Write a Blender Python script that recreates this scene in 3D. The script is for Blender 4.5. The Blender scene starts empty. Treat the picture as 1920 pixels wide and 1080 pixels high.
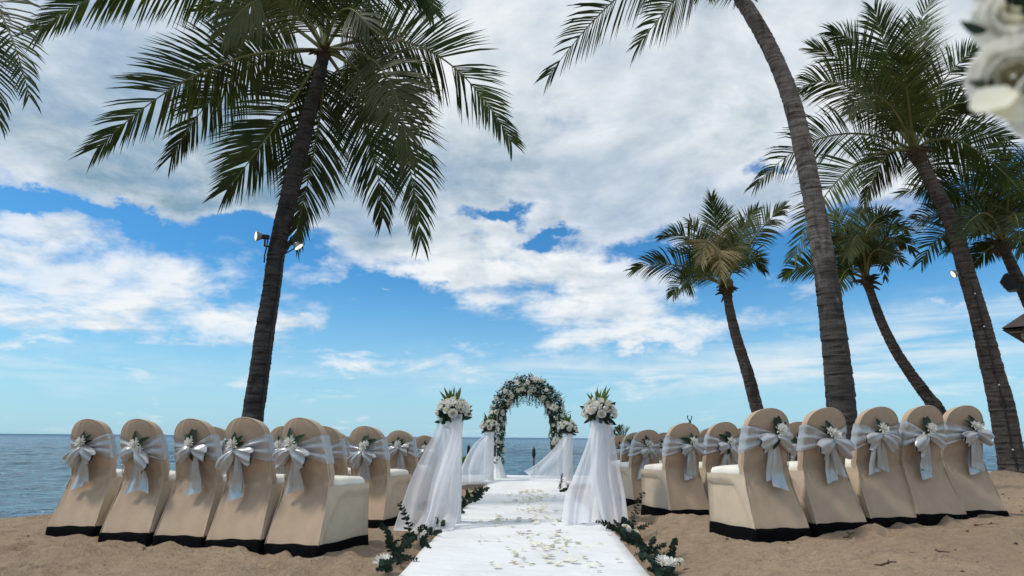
import bpy, math, random
import numpy as np
from mathutils import Vector, Matrix

random.seed(7); rng = np.random.default_rng(7)
S = bpy.context.scene
COL = S.collection
PI = math.pi
R = math.radians

# ------------------------------------------------------------------ camera
cd = bpy.data.cameras.new('camera'); cam = bpy.data.objects.new('camera', cd); COL.objects.link(cam); S.camera = cam
CAM_H = .82
pitch = math.atan(280.5/1180); yaw = math.atan(30/math.hypot(1180, 280.5))
cam.matrix_world = Matrix.Translation((0, 0, CAM_H)) @ Matrix.Rotation(yaw, 4, 'Z') @ Matrix.Rotation(PI/2+pitch, 4, 'X') @ Matrix.Rotation(R(.4476), 4, 'Z')
cd.sensor_width = 36; cd.lens = 1180/1920*36; cd.clip_start = .05; cd.clip_end = 60000
cd.dof.use_dof = True; cd.dof.focus_distance = 7.5; cd.dof.aperture_fstop = 2.1

# ------------------------------------------------------------------ light, sky, exposure
SUN_AZ, SUN_EL = R(-98), R(55)         # azimuth from +Y towards +X
SKY_STRENGTH = .10
sl = bpy.data.lights.new('sun', 'SUN'); so = bpy.data.objects.new('sun', sl); COL.objects.link(so)
sl.energy = 2.4; sl.angle = R(8); sl.color = (1, .95, .87)
sd = Vector((math.sin(SUN_AZ)*math.cos(SUN_EL), math.cos(SUN_AZ)*math.cos(SUN_EL), math.sin(SUN_EL)))
so.rotation_euler = sd.to_track_quat('Z', 'Y').to_euler()
S.view_settings.view_transform = 'Standard'; S.view_settings.look = 'None'
S.view_settings.exposure = 0; S.view_settings.gamma = 1
S.view_settings.use_curve_mapping = False
S.cycles.transparent_max_bounces = 24
S.cycles.max_bounces = 8

CLOUDS = [(-0.7216, 0.2827, 0.0318, 0.013, -0.6), (-0.61, 0.2888, 0.0935, 0.0085, -0.42), (-0.4228, 0.3113, 0.0684, 0.0124, -0.42), (-0.3764, 0.273, 0.0468, 0.0317, -0.25), (-0.0615, 0.3493, 0.0465, 0.0108, -0.62), (0.0473, 0.3093, 0.0353, 0.0118, -0.62), (-0.6166, 0.3344, 0.2067, 0.0348, 0.42), (0.3672, 0.3904, 0.035, 0.0168, -0.6), (0.1882, 0.2921, 0.0422, 0.0165, -0.45), (-0.2303, 0.2188, 0.1251, 0.0232, -0.25), (0.2883, 0.241, 0.0474, 0.0565, -0.2), (-0.6288, 0.203, 0.1543, 0.0523, 0.42), (-0.52, 0.1499, 0.1265, 0.0193, 0.25), (-0.6798, 0.1203, 0.0593, 0.008, 0.22), (-0.624, 0.084, 0.0924, 0.0062, 0.18), (-0.2676, 0.2827, 0.0708, 0.0344, 0.3), (-0.0779, 0.2792, 0.2284, 0.0422, 0.42), (0.1391, 0.2232, 0.1099, 0.0502, 0.45), (0.2109, 0.1507, 0.1049, 0.0115, 0.32), (0.3911, 0.3539, 0.083, 0.0275, 0.42), (-0.0851, 0.2088, 0.0501, 0.011, 0.36), (-0.3046, 0.1151, 0.0785, 0.0096, 0.33), (-0.2874, 0.0932, 0.0552, 0.0064, 0.25), (0.4149, 0.2113, 0.0427, 0.02, 0.25), (0.3823, 0.171, 0.0507, 0.0109, 0.15), (-0.3527, 0.227, 0.0431, 0.0361, 0.3), (-0.1637, 0.2428, 0.0729, 0.0151, 0.3), (-0.2426, 0.2164, 0.0116, 0.0058, 0.3), (0.5812, 0.1719, 0.0175, 0.0056, 0.3), (-0.3475, 0.1645, 0.0464, 0.0096, 0.22), (0.2284, 0.1788, 0.1209, 0.0295, 0.32), (-0.2013, 0.312, 0.1293, 0.0298, 0.3), (0.0986, 0.3249, 0.149, 0.0333, 0.3), (-0.5109, 0.363, 0.2137, 0.0294, 0.15), (-0.0752, 0.1483, 0.0341, 0.005, 0.15), (-0.6793, 0.2646, 0.0956, 0.0148, 0.12), (0.6696, 0.3839, 0.0655, 0.009, 0.35)]
WISPS = [(0.5078, 0.1251, 0.2084, 0.0325, 0.55), (0.4452, 0.0915, 0.2009, 0.0178, 0.4), (0.0941, 0.1071, 0.2166, 0.0166, 0.3), (-0.5956, 0.0929, 0.1382, 0.021, 0.3), (-0.6597, 0.0582, 0.109, 0.0119, 0.25), (-0.032, 0.0819, 0.2522, 0.0149, 0.2), (0.6253, 0.1574, 0.0873, 0.0188, 0.35)]
DARKS = [(-0.628, 0.4101, 0.1894, 0.0811, 0.6), (-0.54, 0.3127, 0.1771, 0.0366, 0.45), (-0.2599, 0.4219, 0.2253, 0.0555, 0.15), (0.2355, 0.4624, 0.1898, 0.0698, 0.12), (0.0101, 0.3931, 0.1809, 0.033, 0.12)]

W = bpy.data.worlds.new('World'); S.world = W; W.use_nodes = True
nt = W.node_tree; nt.nodes.clear()
class NT:
    """small helper that writes node maths"""
    def __init__(s, nt): s.nt = nt
    def n(s, t, **k):
        o = s.nt.nodes.new(t)
        for a, b in k.items(): setattr(o, a, b)
        return o
    def put(s, sock, v):
        if hasattr(v, 'links') or hasattr(v, 'is_linked'): s.nt.links.new(v, sock)
        else: sock.default_value = v
    def m(s, op, *a, clamp=False):
        o = s.n('ShaderNodeMath', operation=op, use_clamp=clamp)
        for i, v in enumerate(a): s.put(o.inputs[i], v)
        return o.outputs[0]
    def vm(s, op, *a):
        o = s.n('ShaderNodeVectorMath', operation=op)
        for i, v in enumerate(a):
            if op == 'SCALE' and i == 1: s.put(o.inputs['Scale'], v)
            else: s.put(o.inputs[i], v)
        return o.outputs['Value'] if op in ('LENGTH', 'DOT_PRODUCT') else o.outputs[0]
    def rng(s, v, a, b, c=0., d=1., smooth=True):
        o = s.n('ShaderNodeMapRange'); o.interpolation_type = 'SMOOTHSTEP' if smooth else 'LINEAR'
        s.put(o.inputs['Value'], v)
        for nme, q in zip(('From Min', 'From Max', 'To Min', 'To Max'), (a, b, c, d)): s.put(o.inputs[nme], q)
        return o.outputs['Result']
    def noise(s, vec, scale, detail=4, rough=.5, dist=0., dim='3D'):
        o = s.n('ShaderNodeTexNoise'); o.noise_dimensions = dim
        if vec is not None: s.put(o.inputs['Vector'], vec)
        s.put(o.inputs['Scale'], scale); s.put(o.inputs['Detail'], detail); s.put(o.inputs['Roughness'], rough); s.put(o.inputs['Distortion'], dist)
        return o.outputs[0]
    def mix(s, f, a, b, blend='MIX'):
        o = s.n('ShaderNodeMix', data_type='RGBA', blend_type=blend)
        s.put(o.inputs[0], f); s.put(o.inputs[6], a); s.put(o.inputs[7], b)
        return o.outputs[2]
    def xyz(s, x, y, z):
        o = s.n('ShaderNodeCombineXYZ'); s.put(o.inputs[0], x); s.put(o.inputs[1], y); s.put(o.inputs[2], z); return o.outputs[0]
    def sep(s, v):
        o = s.n('ShaderNodeSeparateXYZ'); s.put(o.inputs[0], v); return o.outputs

def build_world():
    q = NT(nt)
    d = q.vm('NORMALIZE', q.n('ShaderNodeTexCoord').outputs['Generated'])
    x, y, z = q.sep(d)
    az = q.m('ARCTAN2', x, y); el = q.m('ARCSINE', z)
    wv = q.n('ShaderNodeTexNoise'); wv.inputs['Scale'].default_value = 9.; wv.inputs['Detail'].default_value = 6; wv.inputs['Roughness'].default_value = .62
    q.put(wv.inputs['Vector'], q.vm('MULTIPLY', d, (1, 1, 1.6)))
    wx, wy, _ = q.sep(wv.outputs['Color'])
    az0, el0 = az, el
    az = q.m('MULTIPLY_ADD', q.m('SUBTRACT', wx, .5), .20, az0); el = q.m('MULTIPLY_ADD', q.m('SUBTRACT', wy, .5), .12, el0)
    def bumps(L):
        tot = None
        # ragged bump edges
        for (a, e, sa, se, amp) in L:
            da = q.m('MULTIPLY', q.m('SUBTRACT', az, a), 1/sa); de = q.m('MULTIPLY', q.m('SUBTRACT', el, e), 1/se)
            g = q.m('EXPONENT', q.m('MULTIPLY', q.m('MULTIPLY_ADD', da, da, q.m('MULTIPLY', de, de)), -.7))
            tot = q.m('MULTIPLY', g, amp) if tot is None else q.m('MULTIPLY_ADD', g, amp, tot)
        return tot
    sky = q.n('ShaderNodeTexSky'); sky.sky_type = 'NISHITA'; sky.sun_disc = False
    sky.sun_elevation = SUN_EL; sky.sun_rotation = SUN_AZ
    sky.air_density = 1.0; sky.dust_density = .6; sky.ozone_density = 2.2
    hs = q.n('ShaderNodeHueSaturation'); hs.inputs['Saturation'].default_value = SKY_SAT; hs.inputs['Value'].default_value = SKY_VAL
    nt.links.new(sky.outputs[0], hs.inputs['Color'])
    blue = q.mix(1., hs.outputs[0], (*SKY_TINT, 1), 'MULTIPLY')
    den = q.m('ADD', q.m('MAXIMUM', z, 0.), .17)
    p = q.xyz(q.m('DIVIDE', x, den), q.m('DIVIDE', y, den), 3.7)
    warp = q.noise(q.vm('ADD', p, (3.1, 1.7, 0)), 2.2, 3, .5)
    n1 = q.noise(p, 2.1, 11, .60, .25)
    n2 = q.noise(q.vm('ADD', p, (-.055, -.05, .02)), 2.1, 7, .60, .25)
    n3 = q.noise(q.vm('ADD', p, (7, 2, 1)), 1.1, 4, .5)
    n4 = q.noise(q.vm('MULTIPLY', d, (1, 1, 1.5)), 13., 8, .60, .2)
    base = q.rng(el, .27, .41, -.17, .50)
    c = q.m('ADD', q.m('ADD', base, bumps(CLOUDS)), q.m('MULTIPLY', q.m('SUBTRACT', n3, .5), .35))
    dens = q.m('ADD', q.m('MULTIPLY', q.m('SUBTRACT', n1, .5), 1.35), c)
    dens = q.m('MULTIPLY_ADD', q.m('SUBTRACT', n4, .5), .50, dens)
    alpha = q.m('POWER', q.rng(dens, -.06, .33), .85)
    alpha = q.m('MULTIPLY', alpha, q.rng(q.noise(q.vm('ADD', p, (4, 4, 9)), 1.6, 5, .55), .34, .62, .72, 1.))
    thick = q.rng(dens, .08, .75)
    lit = q.m('MULTIPLY', q.m('SUBTRACT', n1, n2), 2.8)
    dk = bumps(DARKS)
    br = q.m('SUBTRACT', q.m('ADD', q.m('MULTIPLY_ADD', thick, -.50, 1.03), lit), dk)
    br = q.m('MULTIPLY_ADD', q.m('SUBTRACT', n4, .5), .55, br)
    br = q.m('MULTIPLY_ADD', q.m('SUBTRACT', n3, .5), 1.1, br, clamp=True)
    k = 1/SKY_STRENGTH
    ccol = q.mix(br, tuple(v*k for v in (.24, .375, .48))+(1,), tuple(v*k for v in (.90, .93, .95))+(1,))
    # thin streaked veil low over the sea
    ps = q.xyz(q.m('MULTIPLY', az0, 2.2), q.m('MULTIPLY', el0, 22), 1.3)
    n5 = q.noise(ps, 1.7, 7, .6, .6)
    veil = q.m('MULTIPLY', q.rng(n5, .34, .66), q.m('MULTIPLY', bumps(WISPS), 1.5), clamp=True)
    low = q.rng(el0, -.02, .27, .70, 0.)
    hz = q.mix(low, blue, tuple(v*k for v in (.46, .70, .90))+(1,))
    s1 = q.mix(veil, hz, tuple(v*k for v in (.74, .84, .90))+(1,))
    s2 = q.mix(alpha, s1, ccol)
    below = q.rng(z, -.03, 0.)
    s3 = q.mix(below, tuple(v*k for v in (.16, .24, .29))+(1,), s2)
    bg = q.n('ShaderNodeBackground'); bg.inputs['Strength'].default_value = SKY_STRENGTH
    nt.links.new(s3, bg.inputs['Color'])
    nt.links.new(bg.outputs[0], q.n('ShaderNodeOutputWorld').inputs['Surface'])
SKY_SAT, SKY_VAL, SKY_TINT = 1.2, 1.16, (.50, 1.00, 1.19)
build_world()
W.cycles.sampling_method = 'MANUAL'; W.cycles.sample_map_resolution = 512

# ------------------------------------------------------------------ materials
def new_mat(name):
    m = bpy.data.materials.new(name); m.use_nodes = True
    m.node_tree.nodes.clear(); return m, NT(m.node_tree)
def finish(q, sh): q.nt.links.new(sh, q.n('ShaderNodeOutputMaterial').inputs['Surface'])
def bsdf(q, col, rough=.6, spec=.3, metal=0., sheen=0., normal=None):
    b = q.n('ShaderNodeBsdfPrincipled')
    q.put(b.inputs['Base Color'], col if not isinstance(col, tuple) else (*col[:3], 1)); q.put(b.inputs['Roughness'], rough)
    q.put(b.inputs['Specular IOR Level'], spec); q.put(b.inputs['Metallic'], metal)
    b.inputs['Sheen Weight'].default_value = sheen
    if normal is not None: q.put(b.inputs['Normal'], normal)
    return b.outputs[0]
def bump(q, h, strength=.3, dist=.01):
    b = q.n('ShaderNodeBump'); b.inputs['Strength'].default_value = strength; b.inputs['Distance'].default_value = dist
    q.put(b.inputs['Height'], h); return b.outputs[0]
def objc(q): return q.n('ShaderNodeTexCoord').outputs['Object']
def rnd(q): return q.n('ShaderNodeObjectInfo').outputs['Random']

def simple(name, c1, c2=None, scale=20, rough=.6, spec=.3, metal=0, sheen=0, bs=0, bd=.004, transl=0, vary=0):
    m, q = new_mat(name); c2 = c2 or c1
    t = objc(q)
    n = q.noise(t, scale, 5, .6)
    col = q.mix(q.rng(n, .3, .7), (*c1, 1), (*c2, 1))
    if vary:
        h = q.n('ShaderNodeHueSaturation'); q.put(h.inputs['Value'], q.rng(rnd(q), 0, 1, 1-vary, 1+vary, smooth=False)); q.put(h.inputs['Color'], col); col = h.outputs[0]
    nm = bump(q, q.noise(t, scale*3, 4, .6), bs, bd) if bs else None
    sh = bsdf(q, col, rough, spec, metal, sheen, nm)
    if transl:
        tr = q.n('ShaderNodeBsdfTranslucent'); q.put(tr.inputs['Color'], col)
        mx = q.n('ShaderNodeMixShader'); mx.inputs[0].default_value = transl
        q.nt.links.new(sh, mx.inputs[1]); q.nt.links.new(tr.outputs[0], mx.inputs[2]); sh = mx.outputs[0]
    finish(q, sh); return m

MT = {}
def fabric(name, c, weave=900, rough=.75, sheen=.25, transl=.0, mott=.06):
    m, q = new_mat(name); t = objc(q)
    n = q.noise(t, 9, 5, .6); f = q.noise(t, weave, 2, .5)
    col = q.mix(q.rng(n, .3, .7), tuple(v*(1-mott) for v in c)+(1,), tuple(min(1, v*(1+mott)) for v in c)+(1,))
    cr = q.noise(q.vm('MULTIPLY', t, (20, 20, 6)), 1., 4, .55, 1.2)
    nm0 = bump(q, cr, .17, .016)
    b_ = q.n('ShaderNodeBump'); b_.inputs['Strength'].default_value = .12; b_.inputs['Distance'].default_value = .002
    q.put(b_.inputs['Height'], q.m('ADD', f, q.m('MULTIPLY', q.noise(t, 35, 3, .5), 2.))); q.put(b_.inputs['Normal'], nm0); nm = b_.outputs[0]
    sh = bsdf(q, col, rough, .25, 0, sheen, nm)
    if transl:
        tr = q.n('ShaderNodeBsdfTranslucent'); q.put(tr.inputs['Color'], col)
        mx = q.n('ShaderNodeMixShader'); mx.inputs[0].default_value = transl
        q.nt.links.new(sh, mx.inputs[1]); q.nt.links.new(tr.outputs[0], mx.inputs[2]); sh = mx.outputs[0]
    finish(q, sh); return m
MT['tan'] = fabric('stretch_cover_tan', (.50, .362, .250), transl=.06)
MT['side'] = fabric('stretch_cover_side', (.555, .445, .325))  # same tan fabric, with sky light on the aisle sides mixed into its colour
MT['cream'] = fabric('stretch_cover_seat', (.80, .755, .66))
MT['black'] = simple('black_hem_cloth', (.0035, .0035, .004), (.006, .006, .007), 30, .95, .04)
MT['white'] = fabric('white_cloth', (.80, .80, .79))
MT['column'] = fabric('pedestal_white_cloth', (.74, .74, .74))

def silver():
    m, q = new_mat('silver_satin'); t = objc(q)
    n = q.noise(q.vm('MULTIPLY', t, (60, 60, 6)), 1., 4, .6)
    col = q.mix(q.rng(n, .3, .7), (.455, .45, .445, 1), (.52, .515, .51, 1))
    nm = bump(q, q.noise(t, 600, 2, .5), .10, .001)
    b = bsdf(q, col, .29, .5, .40, .1, nm); finish(q, b); return m
MT['silver'] = silver()

def carpet():
    m, q = new_mat('white_aisle_carpet'); t = objc(q)
    d = q.noise(t, 1.7, 6, .62, .4); f = q.noise(t, 260, 3, .6)
    col = q.mix(q.rng(d, .40, .72), (.81, .815, .82, 1), (.71, .715, .72, 1))
    g = q.noise(q.vm('MULTIPLY', t, (9, 2.3, 1)), 2.2, 5, .7)
    col = q.mix(q.m('MULTIPLY', q.rng(g, .60, .74), .30), col, (.50, .45, .38, 1))
    nm0 = bump(q, q.noise(q.vm('MULTIPLY', t, (1.4, 4.2, 1)), 1.6, 5, .6, .8), .5, .07)
    b_ = q.n('ShaderNodeBump'); b_.inputs['Strength'].default_value = .3; b_.inputs['Distance'].default_value = .004
    q.put(b_.inputs['Height'], q.m('ADD', f, q.m('MULTIPLY', q.noise(t, 9, 4, .6), 3))); q.put(b_.inputs['Normal'], nm0); nm = b_.outputs[0]
    finish(q, bsdf(q, col, .95, .1, 0, .3, nm)); return m
MT['carpet'] = carpet()

def sand():
    m, q = new_mat('beach_sand'); t = objc(q)
    big = q.noise(t, .8, 5, .6); mid = q.noise(t, 7, 6, .65); fine = q.noise(t, 190, 4, .7); sp = q.noise(t, 46, 3, .6)
    col = q.mix(q.rng(big, .3, .7), (.37, .268, .180, 1), (.47, .346, .234, 1))
    str_ = q.noise(q.vm('MULTIPLY', t, (11, 26, 20)), 1., 5, .7, .4)  # dark hollows and pale crests below: footprint shade painted into the sand colour
    col = q.mix(q.m('MULTIPLY', q.rng(mid, .46, .72), .6), col, (.29, .20, .138, 1))
    col = q.mix(q.m('MULTIPLY', q.rng(str_, .50, .70), .68), col, (.245, .168, .115, 1))
    col = q.mix(q.m('MULTIPLY', q.rng(str_, .46, .28), .45), col, (.58, .44, .325, 1))
    col = q.mix(q.rng(fine, .25, .8, 0, .5), col, (.50, .37, .26, 1))
    col = q.mix(q.m('MULTIPLY', q.rng(sp, .63, .72), .8), col, (.10, .075, .055, 1))
    wet = q.rng(q.sep(t)[2], -.49, -.30, 1., 0.)
    col = q.mix(q.m('MULTIPLY', wet, .7), col, (.16, .115, .08, 1))
    h = q.m('ADD', q.m('MULTIPLY_ADD', str_, -.8, q.m('MULTIPLY', mid, 1.3)), q.m('ADD', q.m('MULTIPLY', sp, .5), q.m('MULTIPLY', fine, .25)))
    finish(q, bsdf(q, col, q.rng(wet, 0, 1, .95, .35), .25, 0, 0, bump(q, h, 1., .05))); return m
MT['sand'] = sand()

def water():
    m, q = new_mat('sea_water'); t = objc(q)
    tv = q.vm('MULTIPLY', t, (.55, 1., 1.))
    a = q.noise(tv, .55, 4, .6, .4); b = q.noise(tv, 2.6, 4, .6, .3); c = q.noise(tv, 9, 3, .6)
    h = q.m('ADD', q.m('MULTIPLY', a, 2.2), q.m('ADD', q.m('MULTIPLY', b, .9), q.m('MULTIPLY', c, .22)))
    dist = q.vm('LENGTH', t)
    lowf = q.noise(q.vm('MULTIPLY', t, (.004, .02, 1)), 1., 4, .6)
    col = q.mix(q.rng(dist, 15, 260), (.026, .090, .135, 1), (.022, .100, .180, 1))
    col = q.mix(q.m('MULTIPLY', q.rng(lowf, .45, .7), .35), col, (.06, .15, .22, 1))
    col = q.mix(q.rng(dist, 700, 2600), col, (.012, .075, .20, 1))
    nm = bump(q, h, 1., .30)
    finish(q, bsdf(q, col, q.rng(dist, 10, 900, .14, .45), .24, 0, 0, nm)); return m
MT['water'] = water()
MT['foam'] = simple('sea_foam', (.8, .82, .83), (.65, .7, .73), 8, .7)

def bark(name, c, stain=None):
    m, q = new_mat(name); t = objc(q)
    x, y, z = q.sep(t)
    ringn = q.noise(q.vm('MULTIPLY', t, (3., 3., 26.)), 1., 5, .65, .3)
    fib = q.noise(q.vm('MULTIPLY', t, (55, 55, 9)), 1., 4, .65)
    blot = q.noise(q.vm('MULTIPLY', t, (4, 4, 1.1)), 1.3, 5, .65, .6)
    col = q.mix(q.rng(ringn, .32, .68), tuple(v*.62 for v in c)+(1,), tuple(v*1.45 for v in c)+(1,))
    col = q.mix(q.m('MULTIPLY', q.rng(fib, .5, .8), .5), col, tuple(v*.35 for v in c)+(1,))
    col = q.mix(q.m('MULTIPLY', q.rng(blot, .52, .68), .65), col, tuple(v*.28 for v in c)+(1,))
    if stain:          # blackened damp lower bark with a ragged upper edge
        e = q.m('MULTIPLY_ADD', q.m('SUBTRACT', q.noise(q.vm('MULTIPLY', t, (3, 3, .9)), 1.6, 6, .7), .5), 3.4, z)
        col = q.mix(q.rng(e, stain-.5, stain+.35, .72, 0.), col, (.028, .026, .026, 1))
    rust = q.noise(q.vm('ADD', t, (5, 3, 8)), 5, 5, .7)
    col = q.mix(q.m('MULTIPLY', q.rng(rust, .62, .72), .5), col, (.16, .085, .045, 1))
    h = q.m('ADD', q.m('MULTIPLY', ringn, 1.4), fib)
    finish(q, bsdf(q, col, .9, .2, 0, 0, bump(q, h, .8, .02))); return m

def leafmat(name, c1, c2, transl=.25, rough=.45, vary=.35):
    m, q = new_mat(name); t = objc(q)
    n = q.noise(t, 3.5, 4, .6)
    col = q.mix(q.rng(n, .35, .65), (*c1, 1), (*c2, 1))
    h = q.n('ShaderNodeHueSaturation'); r = rnd(q)
    q.put(h.inputs['Value'], q.rng(r, 0, 1, 1-vary, 1+vary, smooth=False)); q.put(h.inputs['Hue'], q.rng(r, 0, 1, .485, .51, smooth=False)); q.put(h.inputs['Color'], col)
    sh = bsdf(q, h.outputs[0], rough, .22)
    tr = q.n('ShaderNodeBsdfTranslucent'); q.put(tr.inputs['Color'], h.outputs[0])
    mx = q.n('ShaderNodeMixShader'); mx.inputs[0].default_value = transl
    q.nt.links.new(sh, mx.inputs[1]); q.nt.links.new(tr.outputs[0], mx.inputs[2])
    finish(q, mx.outputs[0]); return m
MT['palm'] = leafmat('palm_leaflet', (.024, .042, .011), (.058, .080, .016), .32, .5)
MT['palm_dry'] = leafmat('palm_leaflet_dry', (.26, .20, .10), (.16, .14, .065), .25, .6)
MT['palm_mid'] = leafmat('palm_leaflet_fading', (.10, .115, .045), (.07, .09, .03), .22, .5)
MT['rib'] = simple('palm_midrib', (.16, .17, .055), (.11, .12, .04), 4, .5)
MT['husk'] = simple('palm_husk_fibre', (.085, .055, .033), (.04, .027, .018), 14, .9, bs=.5)
MT['coco'] = simple('coconut_shell', (.10, .12, .035), (.13, .09, .04), 9, .5)
MT['dleaf'] = leafmat('dark_foliage', (.012, .030, .012), (.026, .050, .020), .12, .38, .3)
MT['spike'] = leafmat('spike_foliage', (.12, .18, .035), (.07, .12, .028), .25, .45, .2)
MT['euc'] = leafmat('eucalyptus_leaf', (.018, .038, .026), (.034, .060, .042), .12, .8, .25)
MT['archleaf'] = leafmat('arch_leaf', (.038, .054, .016), (.075, .098, .034), .3, .85, .2)
MT['stem'] = simple('plant_stem', (.07, .075, .03), (.05, .05, .025), 20, .6)
MT['petalw'] = simple('white_petal', (.90, .89, .85), (.85, .83, .76), 26, .6, .2, sheen=.1, transl=.30, vary=.04)
MT['petalc'] = simple('cream_petal', (.86, .83, .70), (.80, .74, .54), 30, .6, .2, transl=.30, vary=.06)
MT['centre'] = simple('flower_centre', (.55, .50, .16), (.38, .40, .12), 60, .8)
MT['loose'] = simple('loose_petal', (.80, .78, .68), (.72, .69, .55), 40, .7, .15, transl=.15, vary=.06)
MT['lampblack'] = simple('black_lamp_metal', (.012, .012, .014), (.02, .02, .022), 30, .45, .4)
MT['post'] = simple('black_post_paint', (.008, .009, .014), (.014, .015, .02), 30, .5, .4)
MT['lampgrey'] = simple('grey_lamp_metal', (.25, .25, .25), (.3, .3, .3), 30, .35, .5, metal=.6)
MT['glassdark'] = simple('floodlight_glass', (.05, .055, .06), (.03, .033, .04), 5, .12, .6)
MT['wood'] = simple('stage_wood', (.46, .375, .31), (.36, .29, .235), 14, .8, bs=.3)
MT['thatch'] = simple('roof_shingle', (.075, .06, .052), (.045, .036, .033), 12, .9, bs=.4)
MT['green'] = simple('green_hull', (.16, .24, .035), (.12, .19, .03), 6, .4)
MT['boatwhite'] = simple('boat_white', (.78, .78, .76), None, 6, .4)
MT['cloth1'] = simple('dark_clothing', (.05, .04, .05), None, 10, .8)
MT['twig'] = simple('dry_twig', (.05, .035, .025), (.085, .06, .04), 40, .9)
MT['stone'] = simple('beach_debris', (.06, .045, .035), (.03, .025, .02), 60, .9)
def emis(name, c, s):
    m, q = new_mat(name); e = q.n('ShaderNodeEmission'); e.inputs['Color'].default_value = (*c, 1); e.inputs['Strength'].default_value = s
    finish(q, e.outputs[0]); return m
MT['lit'] = emis('lit_lamp_lens', (1, .96, .78), 1.15)

def tulle(name, amid, tint):
    m, q = new_mat(name)
    uv = q.n('ShaderNodeUVMap').outputs[0]; u, v, _ = q.sep(uv)
    edge = q.m('MAXIMUM', q.rng(q.m('ABSOLUTE', q.m('SUBTRACT', u, .5)), .482, .496), q.rng(v, .972, .986))
    fold = q.noise(q.xyz(q.m('MULTIPLY', u, 5), q.m('MULTIPLY', v, 1.0), 0), 1., 3, .5)
    lw = q.n('ShaderNodeLayerWeight'); lw.inputs['Blend'].default_value = .35
    f = q.m('ADD', q.m('MULTIPLY', edge, .30), q.rng(fold, .35, .65, amid-.10, amid+.10))
    f = q.m('ADD', f, q.m('MULTIPLY', lw.outputs['Facing'], .30), clamp=True)
    col = (*tint, 1)
    df = q.n('ShaderNodeBsdfDiffuse'); df.inputs[0].default_value = col
    tl = q.n('ShaderNodeBsdfTranslucent'); tl.inputs[0].default_value = col
    mx = q.n('ShaderNodeMixShader'); mx.inputs[0].default_value = .5
    q.nt.links.new(df.outputs[0], mx.inputs[1]); q.nt.links.new(tl.outputs[0], mx.inputs[2])
    tp = q.n('ShaderNodeBsdfTransparent')
    m2 = q.n('ShaderNodeMixShader'); q.put(m2.inputs[0], f)
    q.nt.links.new(tp.outputs[0], m2.inputs[1]); q.nt.links.new(mx.outputs[0], m2.inputs[2])
    finish(q, m2.outputs[0]); return m
MT['tulle'] = tulle('white_tulle', .70, (.88, .885, .92))

# ------------------------------------------------------------------ mesh helpers
class MB:
    def __init__(s): s.v = []; s.f = []; s.uv = None; s.mi = []
    def add(s, vs, fs, mi=0):
        o = len(s.v); s.v += [tuple(map(float, p)) for p in vs]; s.f += [tuple(i+o for i in f) for f in fs]; s.mi += [mi]*len(fs)
    def grid(s, rows, mi=0, closed=False):
        n = len(rows[0]); vs = [p for r in rows for p in r]; fs = []
        for i in range(len(rows)-1):
            for j in range(n if closed else n-1):
                a = i*n+j; b = i*n+(j+1) % n
                fs.append((a, b, b+n, a+n))
        s.add(vs, fs, mi)
    def box(s, c, sz, mi=0, rot=None, bev=0):
        x, y, z = (q/2 for q in sz); vs = []
        for k in (-1, 1):
            for (a, b) in ((-1, -1), (1, -1), (1, 1), (-1, 1)):
                p = Vector((a*x, b*y, k*z))
                if rot: p = rot @ p
                vs.append(p+Vector(c))
        s.add(vs, [(3, 2, 1, 0), (4, 5, 6, 7), (0, 1, 5, 4), (1, 2, 6, 5), (2, 3, 7, 6), (3, 0, 4, 7)], mi)
    def tube(s, pts, rad, n=8, mi=0, cap=True):
        pts = [Vector(p) for p in pts]; rad = rad if hasattr(rad, '__len__') else [rad]*len(pts)
        rows = []; ref = None
        for i, p in enumerate(pts):
            t = (pts[min(i+1, len(pts)-1)]-pts[max(i-1, 0)])
            t = t.normalized() if t.length > 1e-9 else Vector((0, 0, 1))
            if ref is None: ref = t.orthogonal().normalized()
            ref = (ref-t*ref.dot(t)).normalized(); b = t.cross(ref)
            rows.append([p+(ref*math.cos(2*PI*k/n)+b*math.sin(2*PI*k/n))*rad[i] for k in range(n)])
        s.grid(rows, mi, closed=True)
        if cap:
            o = len(s.v); s.f.append(tuple(range(o-n, o))); s.mi.append(mi)
            s.f.append(tuple(range(o-n*len(rows), o-n*len(rows)+n))[::-1]); s.mi.append(mi)
    def lathe(s, prof, c=(0, 0, 0), n=16, mi=0, rot=None):
        rows = []
        for (r, z) in prof:
            row = []
            for k in range(n):
                p = Vector((r*math.cos(2*PI*k/n), r*math.sin(2*PI*k/n), z))
                if rot: p = rot @ p
                row.append(p+Vector(c))
            rows.append(row)
        s.grid(rows, mi, closed=True)
    def mesh(s, name, mats, smooth=True):
        me = bpy.data.meshes.new(name); me.from_pydata(s.v, [], s.f)
        for m in (mats if isinstance(mats, (list, tuple)) else [mats]): me.materials.append(m)
        if any(s.mi): me.polygons.foreach_set('material_index', s.mi)
        if smooth: me.polygons.foreach_set('use_smooth', [True]*len(me.polygons))
        if s.uv is not None:
            ul = me.uv_layers.new(name='UVMap'); li = np.zeros(len(me.loops), np.int32); me.loops.foreach_get('vertex_index', li)
            ul.data.foreach_set('uv', np.array(s.uv, np.float32)[li].ravel())
        me.update(); return me

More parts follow.
